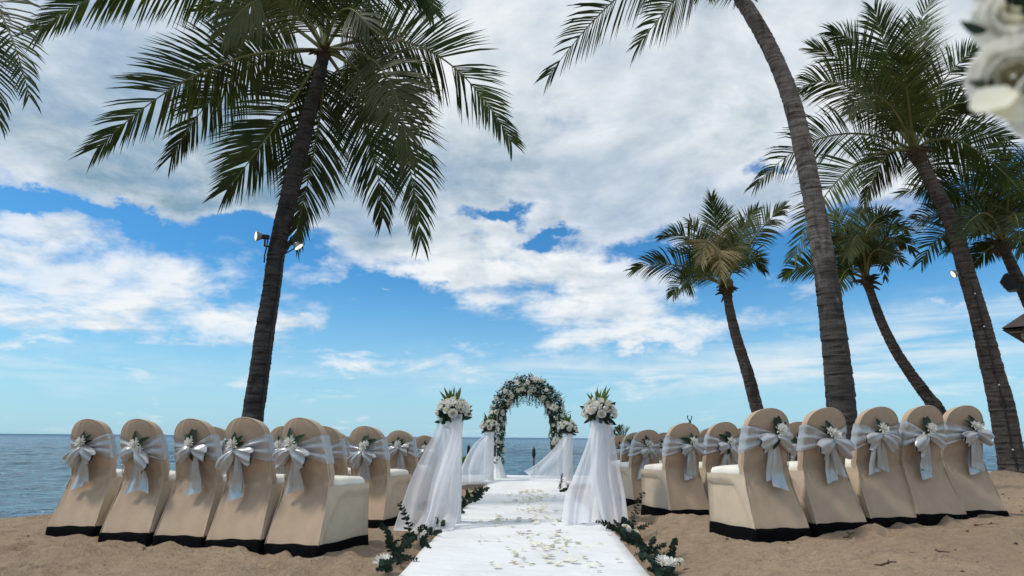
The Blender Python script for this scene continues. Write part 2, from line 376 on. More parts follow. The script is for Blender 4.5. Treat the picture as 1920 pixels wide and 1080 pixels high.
def tag(o, label=None, cat=None, group=None, kind=None):
    if label: o['label'] = label
    if cat: o['category'] = cat
    if group: o['group'] = group
    if kind: o['kind'] = kind
    return o
def obj(name, me, parent=None, loc=None, rot=None, scale=None, kind=None):
    o = bpy.data.objects.new(name, me); COL.objects.link(o)
    if parent: o.parent = parent
    if loc is not None: o.location = loc
    if rot is not None: o.rotation_mode = 'XYZ'; o.rotation_euler = rot
    if scale is not None: o.scale = scale if hasattr(scale, '__len__') else (scale,)*3
    if kind: o['kind'] = kind
    return o
def empty(name, loc, rz=0, label=None, cat=None, group=None):
    o = bpy.data.objects.new(name, None); o.empty_display_size = .1; COL.objects.link(o); o.location = loc; o.rotation_euler = (0, 0, rz)
    return tag(o, label, cat, group)
def sstep(a, b, x):
    t = min(1, max(0, (x-a)/(b-a))); return t*t*(3-2*t)
def nstep(a, b, x):
    t = np.clip((x-a)/(b-a), 0, 1); return t*t*(3-2*t)
def bez2(a, m, b, n):
    a, m, b = Vector(a), Vector(m), Vector(b); c = m*2-(a+b)*.5
    return [a*(1-t)**2+c*2*t*(1-t)+b*t*t for t in (i/(n-1) for i in range(n))]
def interp_path(pts, n):
    """Catmull-Rom through the points, values of any length"""
    P = np.array(pts, float); P = np.vstack([2*P[0]-P[1], P, 2*P[-1]-P[-2]]); out = []
    m = len(pts)-1
    for i in range(n):
        s = i/(n-1)*m; k = min(int(s), m-1); t = s-k
        a, b, c, d = P[k], P[k+1], P[k+2], P[k+3]
        out.append(.5*((2*b)+(-a+c)*t+(2*a-5*b+4*c-d)*t*t+(-a+3*b-3*c+d)*t**3))
    return out

# ------------------------------------------------------------------ trunk curves, crowns and leaf ends of the palms (metres)
PALMS = [{'key': 'left',
  'label': 'tall dark coconut palm leaning right behind the left chairs, two spotlights on its trunk',
  'trunk': [(-3.702, 8.6, 0.214, 0.188), (-3.699, 8.6, 0.727, 0.176), (-3.706, 8.6, 1.007, 0.165), (-3.677, 8.6, 1.653, 0.158),
            (-3.655, 8.6, 2.246, 0.15), (-3.616, 8.6, 2.858, 0.143), (-3.6, 8.6, 3.409, 0.143), (-3.528, 8.6, 3.977, 0.146),
            (-3.454, 8.6, 4.562, 0.15), (-3.37, 8.6, 5.163, 0.135), (-3.293, 8.6, 5.693, 0.124), (-3.214, 8.6, 6.145, 0.113),
            (-3.172, 8.6, 6.56, 0.105)],
  'crown': (-3.163, 8.6, 6.653),
  'fronds': [((-5.388, 8.3, 7.686), (-7.196, 8.0, 6.636), -50, 0), ((-4.762, 8.4, 6.248), (-6.099, 8.1, 4.79), 55, 0),
             ((-4.859, 9.4, 6.769), (-5.888, 9.5, 5.318), 40, 0), ((-3.683, 8.5, 5.462), (-4.267, 8.3, 4.238), 60, 0),
             ((-3.268, 8.9, 5.495), (-3.393, 8.7, 3.635), 70, 0), ((-2.059, 8.4, 5.53), (-1.466, 8.2, 3.473), -60, 0),
             ((-2.64, 9.3, 5.749), (-2.264, 9.3, 4.162), -70, 0), ((-1.6, 8.7, 6.737), (-0.24, 8.4, 5.016), -45, 0),
             ((-2.041, 7.7, 5.787), (-1.532, 7.4, 4.314), -60, 0.4), ((-2.294, 8.9, 8.246), (-1.524, 8.8, 7.484), -40, 0),
             ((-3.337, 7.2, 6.472), (-3.64, 6.6, 5.598), 40, 0.3), ((-3.673, 8.8, 9.171), (-4.535, 9.1, 11.305), 40, 0),
             ((-2.656, 8.0, 8.019), (-1.84, 7.8, 8.679), 30, 0), ((-4.72, 9.0, 8.834), (-6.554, 9.2, 9.254), 30, 0),
             ((-4.234, 9.5, 8.493), (-5.888, 9.8, 8.304), 40, 0), ((-2.5, 7.3, 6.376), (-1.98, 6.8, 5.764), 30, 0)],
  'bark': (0.055, 0.05, 0.047),
  'll': 0.9,
  'n': 128},
 {'key': 'lean',
  'label': 'tall grey coconut palm trunk curving left out of frame behind the right front row',
  'trunk': [(4.018, 8.4, 0.298, 0.227), (4.04, 8.4, 0.789, 0.213), (4.079, 8.4, 1.26, 0.209), (4.085, 8.4, 1.814, 0.198), (4.085, 8.4, 2.386, 0.183),
            (4.077, 8.4, 2.901, 0.172), (4.059, 8.4, 3.278, 0.169), (4.035, 8.4, 3.819, 0.161), (3.995, 8.4, 4.296, 0.154), (3.954, 8.4, 4.784, 0.15),
            (3.901, 8.4, 5.328, 0.147), (3.822, 8.4, 5.801, 0.143), (3.718, 8.4, 6.196, 0.139), (3.569, 8.4, 6.646, 0.136),
            (3.396, 8.4, 7.059, 0.132), (3.244, 8.4, 7.387, 0.128), (2.98, 8.4, 8.011, 0.121)],
  'crown': (2.944, 8.4, 8.089),
  'fronds': [((1.692, 8.2, 7.553), (0.324, 8.0, 5.853), 50, 0), ((2.419, 8.1, 7.435), (1.557, 7.9, 6.22), 50, 0),
             ((3.874, 8.6, 8.979), (5.101, 8.5, 8.267), 40, 0), ((3.003, 8.6, 10.047), (2.825, 8.8, 12.225), 40, 0),
             ((1.895, 8.9, 9.617), (0.476, 9.3, 10.264), 40, 0), ((4.047, 8.8, 10.135), (5.458, 9.2, 11.589), 40, 0),
             ((3.738, 9.8, 8.87), (4.141, 10.4, 9.008), 40, 0), ((2.341, 7.0, 6.734), (2.092, 6.5, 6.016), 40, 0),
             ((3.844, 9.4, 9.52), (4.898, 10.2, 9.419), 30, 0)],
  'bark': (0.19, 0.165, 0.146),
  'll': 0.8,
  'n': 66,
  'stain': 3.1},
 {'key': 'mid',
  'label': 'small coconut palm leaning left with a dry brown frond, right of the flower arch',
  'trunk': [(5.26, 14.0, 0.317, 0.208), (5.137, 14.0, 0.979, 0.183), (4.994, 14.0, 1.451, 0.165), (4.849, 14.0, 2.233, 0.153),
            (4.681, 14.0, 2.941, 0.134), (4.572, 14.0, 3.544, 0.122), (4.523, 14.0, 4.035, 0.11)],
  'crown': (4.476, 14.0, 4.222),
  'fronds': [((4.338, 13.8, 5.363), (4.141, 13.4, 6.112), 60, 0), ((4.248, 14.5, 5.299), (4.011, 14.8, 6.037), 50, 0),
             ((3.761, 13.8, 5.21), (2.997, 13.5, 5.202), 50, 0), ((3.296, 13.6, 4.587), (2.317, 13.3, 4.394), 40, 0),
             ((3.517, 13.0, 4.128), (2.931, 12.4, 3.643), 40, 0), ((3.915, 12.8, 4.916), (3.411, 12.0, 4.199), 60, 1),
             ((4.941, 14.2, 5.39), (5.524, 14.4, 6.206), 60, 0), ((5.165, 13.8, 5.287), (5.864, 13.7, 5.995), 70, 0.35),
             ((5.105, 14.2, 4.948), (5.494, 14.2, 4.615), 60, 0), ((5.079, 15.0, 5.344), (5.537, 15.4, 6.176), 40, 0),
             ((4.372, 13.0, 4.801), (4.504, 12.5, 4.591), 50, 0.4), ((3.992, 12.6, 4.62), (3.754, 11.9, 3.871), 60, 1),
             ((4.336, 15.0, 4.935), (3.902, 15.4, 4.766), 40, 0), ((4.415, 14.8, 5.014), (3.602, 15.0, 5.343), -40, 0),
             ((4.716, 14.6, 5.424), (5.023, 15.0, 6.388), 30, 0)],
  'bark': (0.1, 0.08, 0.068),
  'll': 0.7,
  'n': 58},
 {'key': 'curved',
  'label': 'coconut palm with a strongly curved trunk, rising right of the thick grey trunk',
  'trunk': [(8.373, 13.0, 0.282, 0.216), (8.354, 13.0, 0.635, 0.193), (8.325, 13.0, 0.994, 0.187), (8.185, 13.0, 1.461, 0.17),
            (7.929, 13.0, 1.882, 0.148), (7.629, 13.0, 2.419, 0.13), (7.385, 13.0, 3.024, 0.113), (7.237, 13.0, 3.585, 0.102),
            (7.155, 13.0, 3.985, 0.096)],
  'crown': (7.129, 13.0, 4.135),
  'fronds': [((6.067, 12.9, 4.385), (5.297, 12.7, 4.101), 45, 0), ((7.193, 12.8, 5.152), (7.816, 12.8, 5.509), 50, 0),
             ((7.697, 13.1, 5.037), (8.248, 13.1, 4.774), 60, 0), ((7.151, 12.5, 4.592), (7.067, 12.2, 3.953), 60, 0),
             ((7.022, 13.4, 5.293), (6.944, 13.6, 5.739), 40, 0), ((6.505, 12.6, 4.645), (5.936, 12.4, 4.225), 40, 0),
             ((6.462, 12.4, 4.17), (5.94, 12.0, 3.454), 50, 0), ((6.393, 11.7, 4.618), (5.761, 11.0, 4.039), 50, 0.3),
             ((7.32, 13.4, 5.355), (7.693, 13.8, 5.979), 40, 0), ((8.076, 13.9, 5.524), (8.927, 14.3, 5.66), 40, 0),
             ((7.437, 13.9, 5.015), (7.196, 14.2, 4.465), 40, 0), ((6.87, 12.1, 4.472), (7.057, 11.6, 4.111), 50, 0.4),
             ((7.031, 13.8, 5.236), (6.573, 14.1, 5.332), 40, 0), ((7.81, 14.1, 5.462), (8.633, 14.8, 6.103), 20, 0),
             ((6.52, 12.2, 4.613), (5.86, 11.7, 4.564), -40, 0)],
  'bark': (0.095, 0.077, 0.066),
  'll': 0.68,
  'n': 60},
 {'key': 'right',
  'label': 'full crowned coconut palm at the right with a lamp and white lights along its trunk',
  'trunk': [(8.432, 11.5, 0.247, 0.271), (8.403, 11.5, 0.71, 0.236), (8.39, 11.5, 1.441, 0.221), (8.32, 11.5, 2.195, 0.201),
            (8.267, 11.5, 2.973, 0.181), (8.173, 11.5, 3.776, 0.166), (8.09, 11.5, 4.501, 0.156), (7.958, 11.5, 5.139, 0.146),
            (7.766, 11.5, 5.684, 0.141), (7.599, 11.5, 6.151, 0.13)],
  'crown': (7.542, 11.5, 6.331),
  'fronds': [((5.942, 11.4, 6.604), (4.278, 11.1, 5.457), 50, 0), ((6.057, 11.2, 5.776), (4.772, 10.9, 4.049), 60, 0),
             ((6.307, 11.2, 7.512), (5.101, 10.9, 7.282), 50, 0), ((6.992, 11.8, 8.051), (6.063, 11.9, 8.848), 40, 0),
             ((7.673, 11.6, 8.166), (8.673, 11.7, 10.12), 55, 0), ((7.087, 11.1, 7.851), (6.797, 10.9, 9.013), 50, 0),
             ((6.217, 10.1, 6.643), (5.16, 9.3, 5.93), 50, 0.25), ((8.114, 11.4, 7.585), (9.05, 11.3, 8.537), 70, 0),
             ((7.836, 10.9, 6.877), (8.26, 10.6, 6.76), 60, 0), ((8.349, 11.3, 6.387), (9.187, 11.1, 5.175), -50, 0),
             ((8.739, 12.0, 6.946), (10.03, 12.3, 6.949), -45, 0), ((8.426, 12.4, 6.423), (8.702, 12.6, 5.435), -50, 0),
             ((7.506, 12.3, 8.743), (6.897, 12.7, 9.821), 40, 0), ((8.396, 12.3, 8.607), (9.028, 12.8, 10.151), 30, 0),
             ((6.652, 10.1, 6.796), (6.118, 9.3, 6.905), 30, 0), ((7.517, 12.3, 6.619), (7.007, 12.5, 5.634), 40, 0),
             ((7.858, 11.8, 8.046), (8.109, 12.0, 9.441), -50, 0)],
  'bark': (0.105, 0.082, 0.068),
  'll': 0.84,
  'n': 76},
 {'key': 'far',
  'label': 'dark coconut palm at the right edge carrying a floodlight',
  'trunk': [(10.217, 12.5, 0.321, 0.196), (10.234, 12.5, 1.704, 0.18), (10.153, 12.5, 2.738, 0.158), (10.003, 12.5, 3.509, 0.142),
            (9.844, 12.5, 4.09, 0.125), (9.708, 12.5, 4.594, 0.109)],
  'crown': (9.694, 12.5, 4.764),
  'fronds': [((8.886, 12.4, 5.361), (7.52, 12.2, 5.017), 50, 0), ((8.484, 12.0, 4.936), (7.497, 11.7, 4.14), 60, 0),
             ((9.671, 12.9, 4.738), (9.466, 13.1, 4.468), 60, 0), ((9.335, 12.7, 6.045), (8.011, 12.8, 5.967), 40, 0),
             ((9.628, 12.6, 6.027), (9.454, 12.7, 6.803), 50, 0), ((10.575, 12.6, 5.668), (11.201, 12.6, 4.968), -40, 0),
             ((10.469, 12.7, 6.187), (11.1, 12.8, 7.095), 50, 0), ((8.492, 11.2, 4.921), (7.447, 10.5, 4.277), 50, 0),
             ((9.511, 11.9, 5.624), (9.222, 11.5, 6.235), 40, 0), ((8.976, 11.2, 4.921), (8.432, 10.5, 3.99), -50, 0),
             ((9.948, 13.4, 5.852), (9.357, 13.7, 6.094), 40, 0), ((10.533, 13.5, 6.143), (10.698, 14.1, 6.781), 30, 0),
             ((10.674, 13.4, 5.355), (11.294, 13.8, 4.863), -40, 0), ((10.028, 12.0, 5.777), (10.511, 11.7, 5.763), -30, 0),
             ((9.919, 13.3, 5.382), (9.297, 13.6, 4.925), 40, 0)],
  'bark': (0.07, 0.058, 0.05),
  'll': 0.76,
  'n': 64},
 {'key': 'edge',
  'label': 'coconut palm at the left frame edge of which only hanging frond tips show',
  'trunk': [(-8.057, 7.0, -0.24, 0.183), (-8.296, 7.0, 1.469, 0.147), (-8.301, 7.0, 3.394, 0.128), (-8.203, 7.0, 5.729, 0.11),
            (-8.075, 7.0, 7.024, 0.098)],
  'crown': (-8.058, 7.0, 7.108),
  'fronds': [((-7.016, 6.9, 6.403), (-6.005, 6.7, 4.791), 50, 0), ((-7.399, 7.2, 6.103), (-6.696, 7.1, 4.678), 50, 0),
             ((-8.318, 7.0, 6.206), (-8.416, 7.0, 4.891), 50, 0), ((-9.393, 7.2, 7.921), (-10.527, 7.3, 7.141), 40, 0),
             ((-8.536, 7.1, 8.626), (-8.827, 7.2, 10.197), 40, 0), ((-7.883, 7.3, 8.363), (-7.672, 7.5, 8.849), 40, 0)],
  'bark': (0.07, 0.06, 0.055),
  'll': 0.7,
  'n': 56}]
YOUNG = {'label': 'small young palm growing at the beach edge behind the far right chairs',
 'base': (2.413, 17.0, 0.228),
 'fronds': [((2.289, 17.0, 0.712), (2.228, 17.1, 1.039), 30, 0), ((2.402, 17.0, 0.78), (2.426, 16.8, 1.118), 50, 0),
            ((2.512, 17.0, 0.74), (2.693, 17.2, 1.043), 40, 0), ((2.562, 17.0, 0.579), (2.769, 16.7, 0.771), 50, 0),
            ((2.257, 17.0, 0.549), (2.119, 17.2, 0.709), 40, 0), ((2.436, 16.7, 0.609), (2.511, 16.3, 0.615), 30, 0)]}

# ------------------------------------------------------------------ ground, sea
def vnoise(x, y, seed=0):
    xi = np.floor(x).astype(np.int64); yi = np.floor(y).astype(np.int64); fx = x-xi; fy = y-yi
    fx = fx*fx*(3-2*fx); fy = fy*fy*(3-2*fy)
    def h(a, b):
        v = (a*374761393+b*668265263+seed*1442695041) & 0xffffffff
        v = ((v ^ (v >> 13))*1274126177) & 0xffffffff
        return ((v ^ (v >> 16)) & 0xffff)/65535.
    return (h(xi, yi)*(1-fx)+h(xi+1, yi)*fx)*(1-fy)+(h(xi, yi+1)*(1-fx)+h(xi+1, yi+1)*fx)*fy-.5
SHX = [-400, -60, -20, -12, -8.27, -7.75, -6, -4, -.4, 5, 20.6, 60, 400]
SHY = [-300, -42, -4, 4.6, 9.5, 10.2, 13.6, 17.0, 20.6, 22.0, 28.2, 42, 150]
def ground_np(x, y):
    e = -.14*nstep(5.5, 13.5, y)
    rise = (.115*nstep(.85, 1.75, x)+.045*np.clip(x-1.75, 0, 3.5))*(1-.35*nstep(5.2, 7.2, y)*(1-nstep(3., 6, x)))
    rise = rise*(1-nstep(12.5, 19, y))
    left = .02*nstep(-1.0, -1.5, x)*0+.02*nstep(1.0, 1.5, -x)*nstep(6.5, 5., y)*1.0
    g = e+rise+left
    sh = np.interp(x, SHX, SHY); sl = np.gradient(SHY, SHX); k = np.hypot(1, np.interp(x, SHX, sl))
    d = (sh-y)/k
    w = np.clip((4.6-d)/4.7, 0, 1)**1.05*nstep(4.6, 3.4, d)
    g = g*(1-w)+(-.52)*w
    return g-np.clip(-d, 0, 12)*.14
def gz(x, y): return float(ground_np(np.array([float(x)]), np.array([float(y)]))[0])

def polar_sheet(ang, rad, hfun, name, mat, keep=None):
    A, Rr = np.meshgrid(ang, rad); X = Rr*np.sin(A); Y = Rr*np.cos(A); Z = hfun(X, Y, Rr)
    nr, na = X.shape; v = np.stack([X, Y, Z], -1).reshape(-1, 3)
    i = np.arange(nr-1)[:, None]*na; j = np.arange(na-1)[None, :]
    q = np.stack([i+j, i+na+j, i+na+j+1, i+j+1], -1).reshape(-1, 4)
    if keep is not None:
        ok = keep(X, Y).reshape(-1); q = q[ok[q].any(1)]
        used = np.unique(q); mp = np.full(len(v), -1); mp[used] = np.arange(len(used)); v = v[used]; q = mp[q]
    me = bpy.data.meshes.new(name); me.vertices.add(len(v)); me.vertices.foreach_set('co', v.ravel())
    me.loops.add(q.size); me.loops.foreach_set('vertex_index', q.ravel().astype(np.int32))
    me.polygons.add(len(q)); me.polygons.foreach_set('loop_start', (np.arange(len(q))*4).astype(np.int32))
    me.polygons.foreach_set('use_smooth', np.ones(len(q), bool))
    me.materials.append(mat); me.update(calc_edges=True); me.validate()
    o = bpy.data.objects.new(name, me); COL.objects.link(o); o['kind'] = 'structure'; return o

foot = [(rng.uniform(-6, 7), 3.0+rng.uniform(0, 1)**1.5*12, rng.uniform(0, PI), rng.uniform(.05, .10), rng.uniform(.014, .040)) for _ in range(640)]
def sand_h(X, Y, Rr):
    g = ground_np(X.ravel(), Y.ravel()).reshape(X.shape)
    flat = 1-.93*(np.abs(X) < .80)*(Y < 14.6)
    far = nstep(60, 20, Rr)
    n = .030*vnoise(X*1.5, Y*1.5, 1)+.036*vnoise(X*4.2+9, Y*4.2, 2)+.026*vnoise(X*10, Y*10+4, 3)+.012*vnoise(X*24, Y*24, 4)+.006*vnoise(X*55, Y*55, 5)
    bowl = np.zeros_like(X)
    for (fx, fy, a, s, dp) in foot:
        m = (np.abs(X-fx) < .45) & (np.abs(Y-fy) < .45)
        if not m.any(): continue
        dx, dy = X[m]-fx, Y[m]-fy; u = (dx*math.cos(a)+dy*math.sin(a))/(s*1.7); w = (-dx*math.sin(a)+dy*math.cos(a))/s
        r2 = u*u+w*w; bowl[m] += -dp*np.exp(-r2)+dp*.55*np.exp(-(np.sqrt(r2)-1.6)**2*3)
    for D in PALMS:      # sand heaped against the trunks
        bx, by, _, br = D['trunk'][0]; r2 = (X-bx)**2+((Y-by)*1.1)**2
        g = g+(.17+.10*vnoise(X*6, Y*6, 9))*np.exp(-r2/(br*1.9+.16)**2)
    return g+(n*far+bowl)*flat
ang = np.concatenate([np.linspace(-PI, R(-52), 34)[:-1], np.linspace(R(-52), R(52), 430), np.linspace(R(52), PI, 34)[1:]])
rad = np.concatenate([[.02, .4, .9, 1.6, 2.2], np.geomspace(2.7, 34, 420), np.geomspace(38, 6000, 40)])
polar_sheet(ang, rad, sand_h, 'beach_sand', MT['sand'])

SEA = -.50
def sea_h(X, Y, Rr):
    amp = np.clip(.05+Rr*.0022, 0, .17)*nstep(900, 250, Rr)
    n = vnoise(X*.55, Y*1.15, 11)*1.0+vnoise(X*1.5+3, Y*2.9, 12)*.55+vnoise(X*4.1, Y*7.0+1, 13)*.22*nstep(80, 30, Rr)
    return SEA+amp*n
sang = np.linspace(R(-60), R(60), 620)
srad = np.concatenate([np.geomspace(8.5, 240, 430), np.geomspace(260, 28000, 46)])
def sea_keep(X, Y): return Y > np.interp(X, SHX, SHY)-2.2
polar_sheet(sang, srad, sea_h, 'sea', MT['water'], sea_keep)

# foam line on the right-hand shore
def foam(name, pts, w):
    mb = MB(); P = interp_path(pts, 60); rows = []
    for i, p in enumerate(P):
        k = .35+.65*abs(math.sin(i*.9)+.5*math.sin(i*2.3))/1.5
        rows.append([(p[0], p[1]-w*k, p[2]-.03), (p[0], p[1]-w*k*.4, p[2]+.05*k), (p[0]+.1, p[1]+w*k*.3, p[2]+.06*k), (p[0]+.1, p[1]+w*k, p[2]-.04)])
    mb.grid(rows); o = obj(name, mb.mesh(name, MT['foam'])); return o
tag(foam('wave_foam', [(15.5, 26.6, SEA+.05), (18, 27.6, SEA+.04), (20.5, 28.7, SEA+.05), (24, 30.2, SEA+.05), (30, 32.5, SEA+.05)], .22), kind='stuff')
tag(foam('wave_foam', [(20, 41, SEA+.05), (23.5, 42, SEA+.07), (27, 41.6, SEA+.05)], .16), kind='stuff')

# ------------------------------------------------------------------ palms
FROND_SEG = 22
FACE = Vector((0, 1, 0))
def frond_meshes(base, mid, tip, ll, n, tw, dry, rnd_):
    """one palm leaf: midrib mesh and leaflet mesh, in coordinates relative to the palm's base"""
    C = bez2(base, mid, tip, FROND_SEG); L = sum((C[i+1]-C[i]).length for i in range(FROND_SEG-1))
    rib = MB(); rib.tube(C, [.034*(1-.88*(i/(FROND_SEG-1))**.75) for i in range(FROND_SEG)], 5)
    Z = Vector((0, 0, 1)); h = Vector(tip)-Vector(base); h.z = 0
    side0 = Vector((h.y, -h.x, 0)); side0 = side0.normalized() if side0.length > .05 else Vector((1, 0, 0))
    mb = MB(); twa = R(25); kf = rnd_.uniform(.55, .95)
    gr = rnd_.uniform(.16, .55)
    ll = ll*min(1., max(.55, L/2.6))
    gaps = [(rnd_.uniform(.3, .95), rnd_.uniform(.004, .018)) for _ in range(4)]
    for sgn in (-1, 1):
        for i in range(n):
            t = .13+.87*(i+rnd_.uniform(-.3, .3))/(n-1); t = min(.999, max(.1, t))
            if rnd_.random() < .03 or any(abs(t-g0) < g1 for g0, g1 in gaps): continue
            s = t*(FROND_SEG-1); k = min(int(s), FROND_SEG-2); p = C[k].lerp(C[k+1], s-k)
            T = (C[min(k+2, FROND_SEG-1)]-C[max(k-1, 0)]).normalized()
            b = (side0-T*side0.dot(T)).normalized(); nn = T.cross(b).normalized()
            if nn.z < 0: nn = -nn
            bb = b*math.cos(twa)+nn*math.sin(twa); fv = T.cross(FACE); fv = fv.normalized() if fv.length > .15 else bb
            if fv.dot(b) < 0 and abs(fv.dot(b)) > .05: fv = -fv
            bb = (bb*(1-kf)+fv*kf).normalized(); bb = (bb-T*bb.dot(T)).normalized(); up = T.cross(bb); up = up if up.z > 0 else -up
            prof = (.62+.38*sstep(.1, .40, t))*(1-.55*sstep(.55, 1., t))
            l = ll*prof*rnd_.uniform(.86, 1.08)
            a = R(80-60*t**1.25+rnd_.uniform(-6, 6))
            d = (T*math.cos(a)+(bb*sgn*.93+up*.28)*math.sin(a)).normalized()
            wdt = (.0132 if not dry or dry < .9 else .011)*(.75+.4*prof)*rnd_.uniform(.85, 1.15)
            g = gr*(.8+.4*rnd_.random())*(1.7 if dry > .9 else 1)
            q = p.copy(); row = []
            wv = T-d*T.dot(d); wv = wv.normalized()
            nrm = d.cross(wv)
            tips = 4
            for m in range(tips):
                f = m/(tips-1); wd = wdt*(.55, 1., .78, .06)[m]
                row.append([q-wv*wd+nrm*wd*.35, q.copy(), q+wv*wd+nrm*wd*.35])
                d2 = (d+Vector((-.10, 0, -1))*g*f*1.1).normalized()
                q = q+d2*l/(tips-1)
                d = d2
            mb.grid(row)
    return rib, mb

def make_palm(D):
    global FACE
    rr = random.Random(D['key']); T = D['trunk']; FACE = Vector(D['crown']).normalized()
    T = [tuple(t[:3])+(t[3]*.85,) for t in T]; x0, y0, _, r0 = T[0]; b0 = Vector((x0, y0, gz(x0, y0)))
    root = empty('coconut_palm', b0, 0, D['label'], 'palm tree', 'coconut palms on the beach')
    path = interp_path([(x0+(x0-T[1][0])*.02, y0, b0.z-.25, r0*1.12)]+[t for t in T if t[2] > b0.z-.1 or t is T[-1]], 400)
    # ringed trunk: leaf scars every few centimetres
    P = np.array(path); seg = np.r_[0, np.cumsum(np.linalg.norm(np.diff(P[:, :3], axis=0), axis=1))]
    tot = seg[-1]; s = 0; rings = []
    while s < tot-.02:
        st = rr.uniform(.045, .10); rings.append((s, st, rr.uniform(.975, 1.03))); s += st
    mb = MB(); rows = []; ns = 20
    for (s, st, jk) in rings:
        for f, k in ((.0, 1.014), (.25, 1.0), (.9, .985)):
            ss = min(s+f*st, tot); c = [np.interp(ss, seg, P[:, i]) for i in range(4)]
            ph = rr.random()*6; fl = max(0, 1-max(0, ss-.2)/.55)**2; k = k*(1+.28*fl)
            rows.append([(c[0]-b0.x+c[3]*k*jk*math.cos(2*PI*a/ns)*(1+.03*math.sin(a*3+ss*2.1)+.018*math.sin(a*1.0+ph)),
                          c[1]-b0.y+c[3]*k*jk*math.sin(2*PI*a/ns)*(1+.03*math.sin(a*3+ss*2.1)+.018*math.sin(a*1.0+ph)), c[2]-b0.z+.008*math.sin(a*2*PI/ns*2+ph)) for a in range(ns)])
    mb.grid(rows, closed=True)
    obj('trunk', mb.mesh('trunk', bark('bark_'+D['key'], D['bark'], D.get('stain'))), root)
    C = Vector(D['crown'])-b0; rt = T[-1][3]
    top = Vector(T[-1][:3])-b0
    # fibrous crown base with old stalk stubs
    hb = MB(); hb.tube([top-(C-top)*.6, top, top.lerp(C, .6), C, C+Vector((0, 0, .22))], [rt*1.02, rt*1.2, rt*1.35, rt*1.2, rt*.3], 14)
    for k in range(16):
        a = rr.uniform(0, 2*PI); p = top.lerp(C, rr.uniform(-.2, 1.0)); d = Vector((math.cos(a), math.sin(a), rr.uniform(-.3, .7))).normalized()
        ln = rr.uniform(.16, .34)
        hb.tube([p, p+d*ln*.6, p+d*ln+Vector((0, 0, -.06))], [.045, .034, .012], 5)
    obj('crown_husk', hb.mesh('crown_husk', MT['husk']), root)
    for k in range((2 if D['key'] == 'mid' else 0)):
        a = rr.uniform(0, 2*PI); c = C+Vector((math.cos(a)*rt*1.7, math.sin(a)*rt*1.7, rr.uniform(-.14, .05)))
        nb = MB(); nb.lathe([(.002, -.11), (.05, -.095), (.085, -.04), (.088, .01), (.066, .07), (.03, .105), (.002, .115)], c, 10)
        obj('coconut', nb.mesh('coconut', MT['coco']), root)
    for (m, t, tw, dry) in D['fronds']:
        rib, lf = frond_meshes(C, Vector(m)-b0, Vector(t)-b0, D['ll'], D['n'], tw, dry, rr)
        fo = obj('frond', rib.mesh('midrib', MT['palm_dry'] if dry > .9 else MT['rib']), root)
        obj('leaflets', lf.mesh('leaflets', MT['palm_dry'] if dry > .9 else MT['palm_mid'] if dry > .2 else MT['palm']), fo, kind='stuff')
    return root, path, b0
PR = {}
for D in PALMS: PR[D['key']] = make_palm(D)
# young palm
yb = Vector((YOUNG['base'][0], YOUNG['base'][1], gz(YOUNG['base'][0], YOUNG['base'][1])))
yr_ = empty('young_palm', yb, 0, YOUNG['label'], 'palm tree')
mb = MB(); mb.tube([(0, 0, -.1), (0, 0, .25), Vector(YOUNG['base'])-yb+Vector((0, 0, .1))], [.09, .08, .05], 8); obj('trunk', mb.mesh('trunk', MT['husk']), yr_)
for (m, t, tw, dry) in YOUNG['fronds']:
    rib, lf = frond_meshes(Vector(YOUNG['base'])-yb, Vector(m)-yb, Vector(t)-yb, .62, 26, tw, 0, random.Random(3))
    fo = obj('frond', rib.mesh('midrib', MT['rib']), yr_); obj('leaflets', lf.mesh('leaflets', MT['palm']), fo, kind='stuff')

# ------------------------------------------------------------------ flowers and leaves
def petal(mb, base, out, up, L, Wd, curl=.4, cup=.25, n=4, mi=0, tipw=.55):
    out, up = Vector(out).normalized(), Vector(up).normalized(); sd_ = out.cross(up).normalized(); rows = []
    p = Vector(base); d = out.copy()
    for i in range(n):
        f = i/(n-1); w = Wd*(.35+.65*math.sin(min(1, f*1.25)*PI/2))*(1-(1-tipw)*max(0, f-.6)/.4)
        rows.append([p-sd_*w+up*cup*w, p, p+sd_*w+up*cup*w])
        d = (d+up*curl/(n-1)).normalized(); p = p+d*L/(n-1)
    mb.grid(rows, mi)
def rose(Rr=.04, seed=0, mats=('petalw', 'petalc')):
    r = random.Random(seed); mb = MB()
    for k, (cnt, rad_, lift, opn) in enumerate(((3, .16, .62, .05), (4, .30, .58, .16), (5, .48, .46, .34), (6, .68, .30, .62), (6, .82, .12, 1.0))):
        for j in range(cnt):
            a = 2*PI*(j+.5*k)/cnt+r.uniform(-.2, .2); rows = []
            ha = PI/cnt*1.35
            for b in range(5):
                f = b/4; row = []
                rr_ = Rr*rad_*(.30+.70*math.sin(min(1., f*1.15)*PI/2)+opn*.30*max(0, f-.6))
                zz = Rr*(-.25+lift*0+1.05*f*(1-.42*opn)+.10*(1-opn))-Rr*opn*.30*max(0, f-.7)
                for c in range(5):
                    u = (c-2)/2; wv = math.cos(u*PI/2*.55)
                    aa = a+u*ha*(.55+.45*math.sin(f*PI*.75))
                    row.append((rr_*math.cos(aa), rr_*math.sin(aa), zz*1.-Rr*.22*(1-wv)*f+r.uniform(-.01, .01)*Rr))
                rows.append(row)
            mb.grid(rows, 1 if k < 2 else 0)
    mb.lathe([(.002, Rr*.62), (Rr*.10, Rr*.55), (Rr*.17, Rr*.2), (Rr*.2, -Rr*.2), (.002, -Rr*.25)], n=8, mi=1)
    return mb.mesh('rose', [MT[m] for m in mats])
